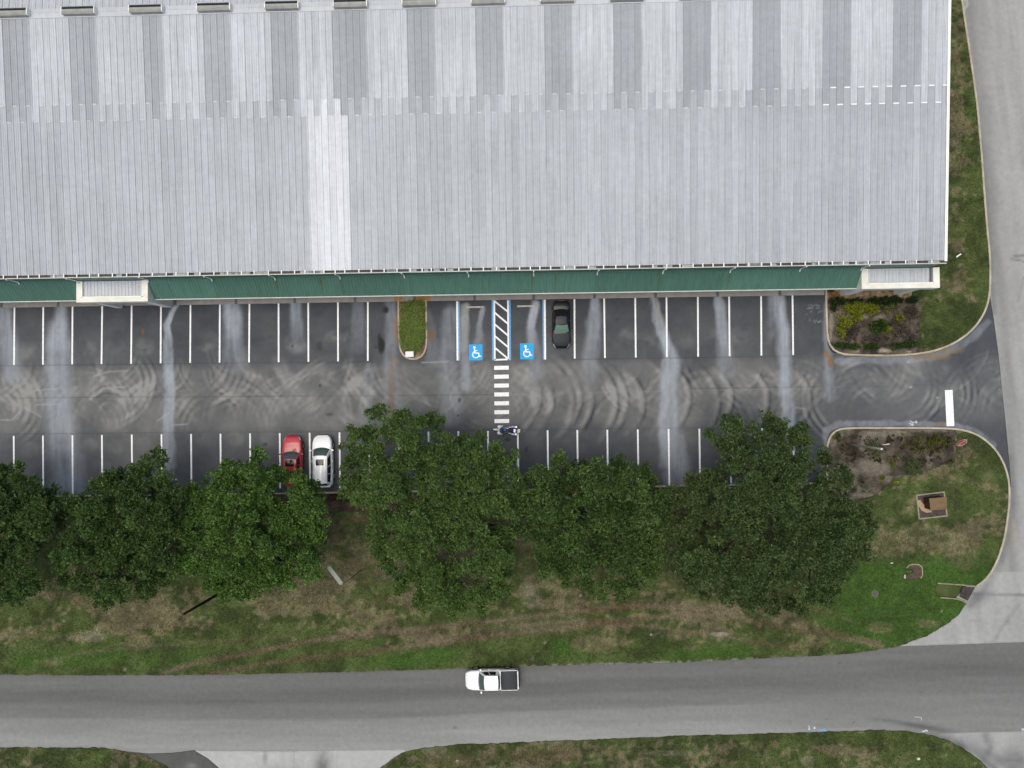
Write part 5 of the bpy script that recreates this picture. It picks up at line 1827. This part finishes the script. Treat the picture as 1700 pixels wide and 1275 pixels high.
def bike_wheel(x, r_):
    w_ = empty('wheel', (x, 0, r_), 0, t)
    b = MB()
    b.grid([[((r_ - .06 + .06 * math.cos(f)) * math.cos(a), .065 * math.sin(f), (r_ - .06 + .06 * math.cos(f)) * math.sin(a)) for f in [2 * math.pi * j / 8 for j in range(9)]] for a in [2 * math.pi * i / 24 for i in range(25)]])
    b.build('tyre', V_TYRE, w_)
    b = MB().tube([(0, -.08, 0), (0, .08, 0)], .05, 8)
    for i in range(8):
        a = 2 * math.pi * i / 8
        b.tube([(0, 0, 0), ((r_ - .1) * math.cos(a), 0, (r_ - .1) * math.sin(a))], .012, 5)
    b.build('rim', B_CHR, w_)


bike_wheel(.84, .33)
bike_wheel(-.74, .32)
MB().box(-.25, .35, -.20, .20, .25, .62, .06).build('engine', B_CHR, t)
b = MB()
for sg in (1, -1):
    b.tube([(.84, sg * .11, .33), (.62, sg * .11, .98)], .03, 8)
b.build('fork', B_CHR, t)
ell(MB(), (.84, 0, .60), (.36, .11, .12)).build('front_fender', B_WHT, t)
b = MB()
b.grid([[(.80 - .34 * (abs(y) / .44) ** 2 - .20 * k_, y * (1 - .10 * k_), .82 + .36 * k_) for y in (-.44, -.30, -.15, 0, .15, .30, .44)] for k_ in (0, .5, 1)])
b.grid([[(.80 - .34 * (abs(y) / .44) ** 2, y, .82), (.52 - .25 * (abs(y) / .44) ** 2, y * .9, .80)] for y in (-.44, -.30, -.15, 0, .15, .30, .44)])
ell(b, (.60, .28, .86), (.22, .15, .18))
ell(b, (.60, -.28, .86), (.22, .15, .18))
b.build('fairing', B_WHT, t)
b = MB()
b.grid([[(.56 - .20 * k_ - .14 * (abs(y) / .30) ** 2, y * (1 - .15 * k_), 1.16 + .24 * k_) for y in (-.30, -.15, 0, .15, .30)] for k_ in (0, .5, 1)])
b.build('windscreen', V_SHLD, t)
ell(MB(), (.66, .02, .92), (.16, .10, .10)).build('headlight', V_LAMP, t)
MB().tube([(.18, -.46, 1.02), (.34, -.30, 1.06), (.42, 0, 1.04), (.34, .30, 1.06), (.18, .46, 1.02)], .018, 7).build('handlebar', B_CHR, t)
for sg in (1, -1):
    m_ = MB().tube([(.36, sg * .34, 1.06), (.40, sg * .46, 1.18)], .010, 5)
    ell(m_, (.40, sg * .50, 1.20), (.03, .08, .05), 8, 6)
    m_.build('side_mirror', B_CHR, t)
ell(MB(), (.14, 0, .86), (.32, .19, .17)).build('fuel_tank', B_BLU, t)
b = ell(MB(), (-.26, 0, .80), (.27, .17, .08))
ell(b, (-.58, 0, .88), (.22, .16, .08))
b.build('seat', B_SEAT, t)
ell(MB(), (-.74, 0, .62), (.36, .12, .16)).build('rear_fender', B_BLU, t)
for sg in (1, -1):
    pn = MB().box(-.98, -.42, sg * .33 - .12, sg * .33 + .12, .38, .80, .06).build('pannier', B_BLU, t)
    MB().box(-.96, -.82, sg * .33 - .08, sg * .33 + .08, .803, .815, .004).build('pannier_trim', B_WHT, pn)
    MB().tube([(.2, sg * .24, .28), (-.4, sg * .28, .24), (-1.02, sg * .30, .28)], [.04, .045, .05], 8).build('exhaust', B_CHR, t)
MB().box(-.86, -.66, -.16, .16, .88, 1.06, .04).build('backrest', B_WHT, t)
MB().box(-1.26, -1.00, -.17, .15, .78, 1.00, .05).build('top_box', plain('beige_top_box', (.62, .50, .42), .6, .3, 0, .1, 6), t)
MB().tube([(-.6, 0, .74), (-1.1, 0, .80)], .03, 6).build('luggage_rack', B_CHR, t)
MB().tube([(-.05, .16, .30), (-.12, .34, .0)], .016, 6).build('kickstand', B_CHR, t)

# ------------------------------------------------------------------ STREET FURNITURE AND SMALL THINGS
# wheel stops
for (x0, x1, y0, y1, lab) in ((774.5, 803, 510.2, 509.6, 'beige concrete wheel stop in the left accessible bay'), (858.5, 888, 508.6, 508.0, 'beige concrete wheel stop in the right accessible bay')):
    a, b_ = at(x0, y0), at(x1, y1)
    L = (b_ - a).length
    c_ = (a + b_) / 2
    t = thing('wheel_stop', lab, 'wheel stop', (c_.x, c_.y, 0), math.atan2(b_.y - a.y, b_.x - a.x), 'wheel stops')
    b = MB()
    b.grid([[(x, y, z) for y, z in ((-.085, -.01), (-.075, .09), (-.05, .115), (.05, .115), (.075, .09), (.085, -.01))] for x in (-L / 2, L / 2)], sm=False)
    for x in (-L / 2, L / 2):
        b.bm.faces.new([b.bm.verts.new((x, y, z)) for y, z in ((-.085, -.01), (-.075, .09), (-.05, .115), (.05, .115), (.075, .09), (.085, -.01))])
    b.build('stop_block', plain('beige_concrete_block', (.46, .42, .37), .85, .2, 0, .15, 3), t)
    for x in (-L / 2 + .25, L / 2 - .25):
        MB().tube([(x, 0, .10), (x, 0, .122)], .025, 8).build('anchor_pin', V_TRIM, t)

# white utility box on the island
p = at(679.8, 588.0, .5)
t = thing('utility_box', 'white utility box at the rounded end of the grassy island', 'box', (p.x, p.y, .08), R(.8))
MB().box(-.34, .34, -.22, .22, -.03, .40, .02).build('cabinet', M_WHITE, t)
MB().box(-.37, .37, -.25, .25, .402, .45, .015).build('lid', plain('white_lid', (.72, .74, .77), .5, .3, 0, .05, 4), t)
MB().box(-.06, .06, -.262, -.251, .18, .26).build('latch', V_RIM, t)
MB().box(-.37, .37, -.30, -.22, -.03, .02).build('plinth', M_DRAIN, t)

# stop sign
zc_ = 2.35
p = at(1597, 735, zc_)
un = Vector((.78, .625, 0)).normalized()                   # horizontal edge of the sign
nrm = Vector((-un.y, un.x, 0))                              # faces the traffic leaving the lot
if nrm.x > 0:
    nrm = -nrm
t = thing('stop_sign', 'red octagonal stop sign on a post by the exit kerb', 'stop sign', (p.x, p.y, .05), math.atan2(-un.y, -un.x))
# local frame: x towards the reader's right, -y faces the reader
rx_ = Vector((math.cos(t.rotation_euler.z), math.sin(t.rotation_euler.z)))
if Vector((rx_.y, -rx_.x, 0)).dot(nrm) < 0:
    t.rotation_euler.z += math.pi
M_SRED = plain('sign_red', (.62, .022, .028), .35, .5, 0, .04, 4)


def octa(b, r_, y, z):
    pts = [(r_ * math.cos(R(22.5 + 45 * i)), r_ * math.sin(R(22.5 + 45 * i))) for i in range(8)]
    b.bm.faces.new([b.bm.verts.new((q[0], y, z + q[1])) for q in pts])
    return pts


tilt = Matrix.Rotation(R(-7), 4, 'X')
hd = empty('sign_head', (0, 0, zc_ - .05), 0, t)
hd.rotation_euler = (R(-9), 0, 0)
for nm, r_, y0, y1, mm in (('sign_border', .455, -.012, .0, M_WHITE), ('sign_face', .418, -.017, -.0125, M_SRED)):
    b = MB()
    pts = [(r_ * math.cos(R(22.5 + 45 * i)), r_ * math.sin(R(22.5 + 45 * i))) for i in range(8)]
    b.bm.faces.new([b.bm.verts.new((q[0], y0, q[1])) for q in pts])
    b.bm.faces.new([b.bm.verts.new((q[0], y1, q[1])) for q in pts][::-1])
    b.grid([[(q[0], y0, q[1]), (q[0], y1, q[1])] for q in pts + pts[:1]], sm=False)
    b.build(nm, mm, hd)
cu = bpy.data.curves.new('stop_lettering', 'FONT')
cu.body = 'STOP'
cu.size = .36
cu.align_x = 'CENTER'
cu.align_y = 'CENTER'
cu.extrude = .002
cu.materials.append(M_WHITE)
to = bpy.data.objects.new('stop_lettering', cu)
COL.objects.link(to)
bpy.context.view_layer.update()
me = bpy.data.meshes.new_from_object(to.evaluated_get(bpy.context.evaluated_depsgraph_get()))
bpy.data.objects.remove(to)
lo = link('stop_lettering', me, hd, (0, -.0205, -.01))
lo.rotation_euler = (R(90), 0, 0)
MB().tube([(0, .035, -.1), (0, .035, zc_ + .42)], .03, 8).build('post', M_DRAIN, t)

# slim pole with a white ball, and the pipe hoop beside it
p = at(1403.5, 737)
t = thing('pole', 'tall slim grey green pole with a white ball on top in the mulch bed', 'pole', (p.x, p.y, .08))
MP = plain('grey_green_pole_paint', (.23, .235, .18), .5, .4, 0, .15, 4)
MB().tube([(0, 0, -.1), (0, 0, 2.2), (.02, 0, 4.4), (.03, 0, 6.45)], [.10, .095, .09, .08], 10).build('shaft', MP, t)
ell(MB(), (.03, 0, 6.52), (.085, .085, .085)).build('ball', M_WHITE, t)
MB().tube([(0, 0, -.05), (0, 0, .10)], [.17, .11], 12).build('base_collar', plain('rusty_collar', (.30, .19, .07), .7, .3, 0, .2, 6), t)
p = at(1461, 737.5)
q = at(1471, 736.0)
t = thing('pipe_hoop', 'small pale pipe hoop above the palm beside the pole', 'pipe', (p.x, p.y, .08))
d = q - p
MB().tube([(0, 0, -.1), (0, 0, .55), (d.x * .25, d.y * .25, .72), (d.x * .75, d.y * .75, .72), (d.x, d.y, .55), (d.x, d.y, -.1)], .035, 8).build('pipe', M_WHITE, t)
MB().box(d.x * .5 - .10, d.x * .5 + .10, d.y * .5 - .06, d.y * .5 + .06, .67, .80, .02).build('valve_body', M_STUC, t)

# brown metal enclosure in its concrete-edged bed
C4 = [at(*q) for q in ((1520.5, 822.0), (1566, 816.5), (1571, 856.0), (1525.0, 861.0))]
cen = sum(C4, Vector()) / 4
rz = math.atan2(C4[2].y - C4[3].y, C4[2].x - C4[3].x)
t = thing('box_bed', 'square mulch bed with pale edging and a curved sandy patch on the lawn', 'garden bed', (cen.x, cen.y, .05))
loc = [(q.x - cen.x, q.y - cen.y) for q in C4]
MB().flat(loc, .035).build('mulch', plain('dark_mulch', (.075, .058, .055), .95, .1, 0, .4, 5), t)
b = MB()
sand = [(1522, 831), (1527, 829.5), (1531, 836), (1537, 842), (1545, 847), (1546, 850), (1537, 851), (1529, 847), (1523.5, 839)]
b.flat([(at(*q).x - cen.x, at(*q).y - cen.y) for q in sand], .045)
b.build('sand', plain('pale_sand', (.38, .29, .18), .95, .1, 0, .2, 4), t)
for a_, b_ in zip(loc, loc[1:] + loc[:1]):
    a_, b_ = Vector((*a_, 0)), Vector((*b_, 0))
    d = (b_ - a_).normalized()
    n_ = Vector((-d.y, d.x, 0)) * .055
    MB().prism([(a_ - n_ - d * .05).to_2d(), (b_ - n_ - d * .056).to_2d(), (b_ + n_ - d * .056).to_2d(), (a_ + n_ - d * .05).to_2d()], -.06, .085).build('edging', plain('edging_concrete', (.27, .25, .19), .9, .2, 0, .2, 3), t)
zt_ = 1.15
A4 = [at(x, y, zt_) for x, y in ((1542.5, 827.5), (1571.5, 825.0), (1572.5, 845.5), (1545.0, 847.5))]
cb = sum(A4, Vector()) / 4
t = thing('metal_enclosure', 'rust brown metal box standing in the square mulch bed', 'box', (cb.x, cb.y, .08))
M_BRN = plain('dark_red_brown_metal', (.045, .018, .012), .6, .3, 0, .3, 3)
kk = NB('rust_brown_metal')
nf = kk.noise(2.2, 5, kk.world((.7, 2.2, 1)))
kk.fin(kk.mix(kk.remap(nf, .38, .62, 0, 1), (.15, .075, .042), (.165, .125, .06)), .6, .3)
M_BRT = kk.m
lc = [(q.x - cb.x, q.y - cb.y) for q in A4]
MB().prism([(x * .93, y * .93) for x, y in lc], -.06, 1.02).build('cabinet', M_BRN, t)
MB().prism(lc, 1.022, 1.07).build('lid', M_BRT, t)
dv = Vector((lc[1][0] - lc[0][0], lc[1][1] - lc[0][1], 0)).normalized()
MB().box(-.52, -.40, -.10, .0, .5, .72, .01).build('handle', M_DRAIN, t)
# pipework and meter on the side of the box that faces the lot
p = at(1538, 838)
t2 = thing('water_meter', 'small dark pipe and meter beside the brown metal box', 'meter', (p.x, p.y, .08))
MB().tube([(0, 0, -.1), (0, 0, .35), (.18, -.05, .48), (.36, -.1, .35), (.36, -.1, -.1)], .05, 8).build('pipe', plain('dark_olive_pipe', (.06, .055, .035), .6, .3, 0, .2, 5), t2)
ell(MB(), (.18, -.05, .54), (.10, .10, .09)).build('dial', plain('olive_dial', (.16, .15, .09), .5, .3, 0, .1, 5), t2)

# kidney shaped planter of dark brown boards
out = [(1500.5, 955.0), (1500.5, 959.8), (1510, 960.5), (1520, 960.5), (1527, 959), (1529.8, 955), (1530, 948), (1529, 941.5), (1525, 937.6), (1517, 936.5), (1509, 937.4), (1504.5, 941.5), (1507, 943.3), (1513, 943.8), (1515.6, 948), (1513, 951.9), (1507, 953.2), (1502, 953.3)]
pc = at(1518, 949)
t = thing('mulch_patch', 'C shaped brown mulch patch with a grassy notch on the bright green lawn', 'garden bed', (pc.x, pc.y, .05))
lo_ = [(at(*q).x - pc.x, at(*q).y - pc.y) for q in out]
MB().prism(lo_, -.06, .05).build('mulch', plain('brown_mulch_patch', (.085, .062, .052), .95, .1, 0, .35, 5), t)


def edge_strip(name, pts, wd, z0, z1, mat, par, org):
    b = MB()
    P = [at(*q) - org for q in pts]
    rows = []
    for i, q in enumerate(P):
        d = P[min(i + 1, len(P) - 1)] - P[max(i - 1, 0)]
        d.z = 0
        d.normalize()
        n_ = Vector((-d.y, d.x, 0)) * wd / 2
        rows.append([(q.x - n_.x, q.y - n_.y, z0), (q.x - n_.x, q.y - n_.y, z1), (q.x + n_.x, q.y + n_.y, z1), (q.x + n_.x, q.y + n_.y, z0)])
    b.grid(rows, sm=False)
    return b.build(name, mat, par)


M_EDG = plain('pale_stone_edging', (.27, .235, .145), .9, .2, 0, .25, 4)
edge_strip('edging', [(1504, 942.5), (1508.5, 937.6), (1517, 936.2), (1525.5, 937.4), (1529.5, 941.5), (1530.3, 948), (1530, 955), (1527, 959.4)], .10, -.05, .085, M_EDG, t, pc)
edge_strip('edging', [(1501, 953.6), (1501, 959.8)], .13, -.05, .10, plain('pale_end_block', (.42, .40, .31), .9, .2, 0, .2, 4), t, pc)
# turf-covered hump in the notch
b = ell(MB(), (at(1508, 948).x - pc.x, at(1508, 948).y - pc.y, -.05), (.40, .20, .24))
b.build('turf_hump', plain('bright_turf', (.05, .10, .02), .95, .1, 0, .35, 9), t)

# manhole
p = at(1452, 985)
t = thing('manhole', 'round brown manhole cover set in the bright green lawn', 'manhole', (p.x, p.y, .055))
MB().tube([(0, 0, -.1), (0, 0, .035)], .30, 24).build('frame', plain('dull_frame_concrete', (.13, .125, .105), .9, .2, 0, .2, 5), t)
MB().tube([(0, 0, .0), (0, 0, .045)], .235, 24).build('cover', plain('brown_cast_iron', (.105, .082, .085), .75, .3, .2, .15, 6), t)
b = MB()
for i in range(5):
    b.box(-.16, .16, -.14 + i * .07 - .008, -.14 + i * .07 + .008, .044, .05)
b.build('cover_ribs', plain('worn_iron_ribs', (.12, .095, .095), .7, .3, .2, .1, 6), t)

# street light on the verge: thin post, long flat head
pb = at(599, 947)
zt_ = 5.9
tp, hd_ = at(568.5, 971, zt_), at(546, 941.5, zt_)
t = thing('street_light', 'slender street light with a long flat grey green head on the verge', 'street light', (pb.x, pb.y, .05))
MG = plain('grey_green_fixture', (.235, .25, .21), .55, .3, 0, .1, 3)
tl, hl = tp - pb, hd_ - pb
MB().tube([(0, 0, -.15), (tl.x * .45, tl.y * .45, zt_ * .5), (tl.x, tl.y, zt_ - .08)], [.05, .045, .045], 8).build('post', plain('beige_post_paint', (.20, .175, .135), .7, .3, 0, .15, 4), t)
d = (hl - tl)
L = d.length
ho = empty('lamp_head', (tl.x, tl.y, zt_ - .1), math.atan2(d.y, d.x), t)
MB().box(.10, L, -.175, .175, 0, .10, .03).build('housing', MG, ho)
MB().box(.2, L - .1, -.13, .13, -.02, -.003).build('lamp_lens', V_LAMP, ho)
MB().tube([(0, 0, .02), (.16, 0, .04)], .05, 8).build('bracket', MP, ho)
MB().box(L - .02, L + .09, -.09, .09, .01, .08, .02).build('end_cap', MP, ho)

# dark timber utility pole
pb = at(362, 986.5)
tp = at(303.5, 1020.5, 6.3)
t = thing('utility_pole', 'bare dark timber pole standing at the lower edge of the bright green oak', 'pole', (pb.x, pb.y, .04))
tl = tp - pb
MB().tube([(0, 0, -.2), (tl.x * .3, tl.y * .3, 1.9), (tl.x * .7, tl.y * .7, 4.4), (tl.x, tl.y, 6.26)], [.13, .12, .11, .10], 10).build('timber_shaft', plain('creosoted_timber', (.016, .013, .010), .85, .2, 0, .3, 7), t)
MB().tube([(tl.x, tl.y, 6.24), (tl.x, tl.y, 6.29)], [.105, .09], 10).build('pole_cap', V_TRIM, t)

# little pale things lying about
p = at(1590.5, 424.5)
t = thing('white_object', 'small folded white object lying on the grass by the warehouse end wall', 'litter', (p.x, p.y, .09), R(20))
b = MB()  # small folded white shape, not identified further
b.grid([[(-.26, -.03, 0), (-.1, .05, .05), (.22, .12, .02)], [(-.24, -.12, .03), (-.05, -.06, .09), (.24, .0, .05)]])
b.build('white_fold', M_WHITE, t)
p = at(1480, 934.5)
t = thing('valve_cover', 'white oval valve cover flush with the bright green lawn', 'valve cover', (p.x, p.y, .055), 0)
ell(MB(), (0, 0, 0), (.14, .07, .06)).build('cover', M_STUC, t)
p = at(1523.5, 1258.5)
t = thing('marker_block', 'small pale yellow block in the grass near the bottom edge', 'marker', (p.x, p.y, .03), R(15))
MB().box(-.12, .12, -.10, .10, -.05, .14, .02).build('block', plain('pale_yellow_block', (.62, .54, .36), .8, .2, 0, .1, 5), t)

bpy.context.view_layer.update()
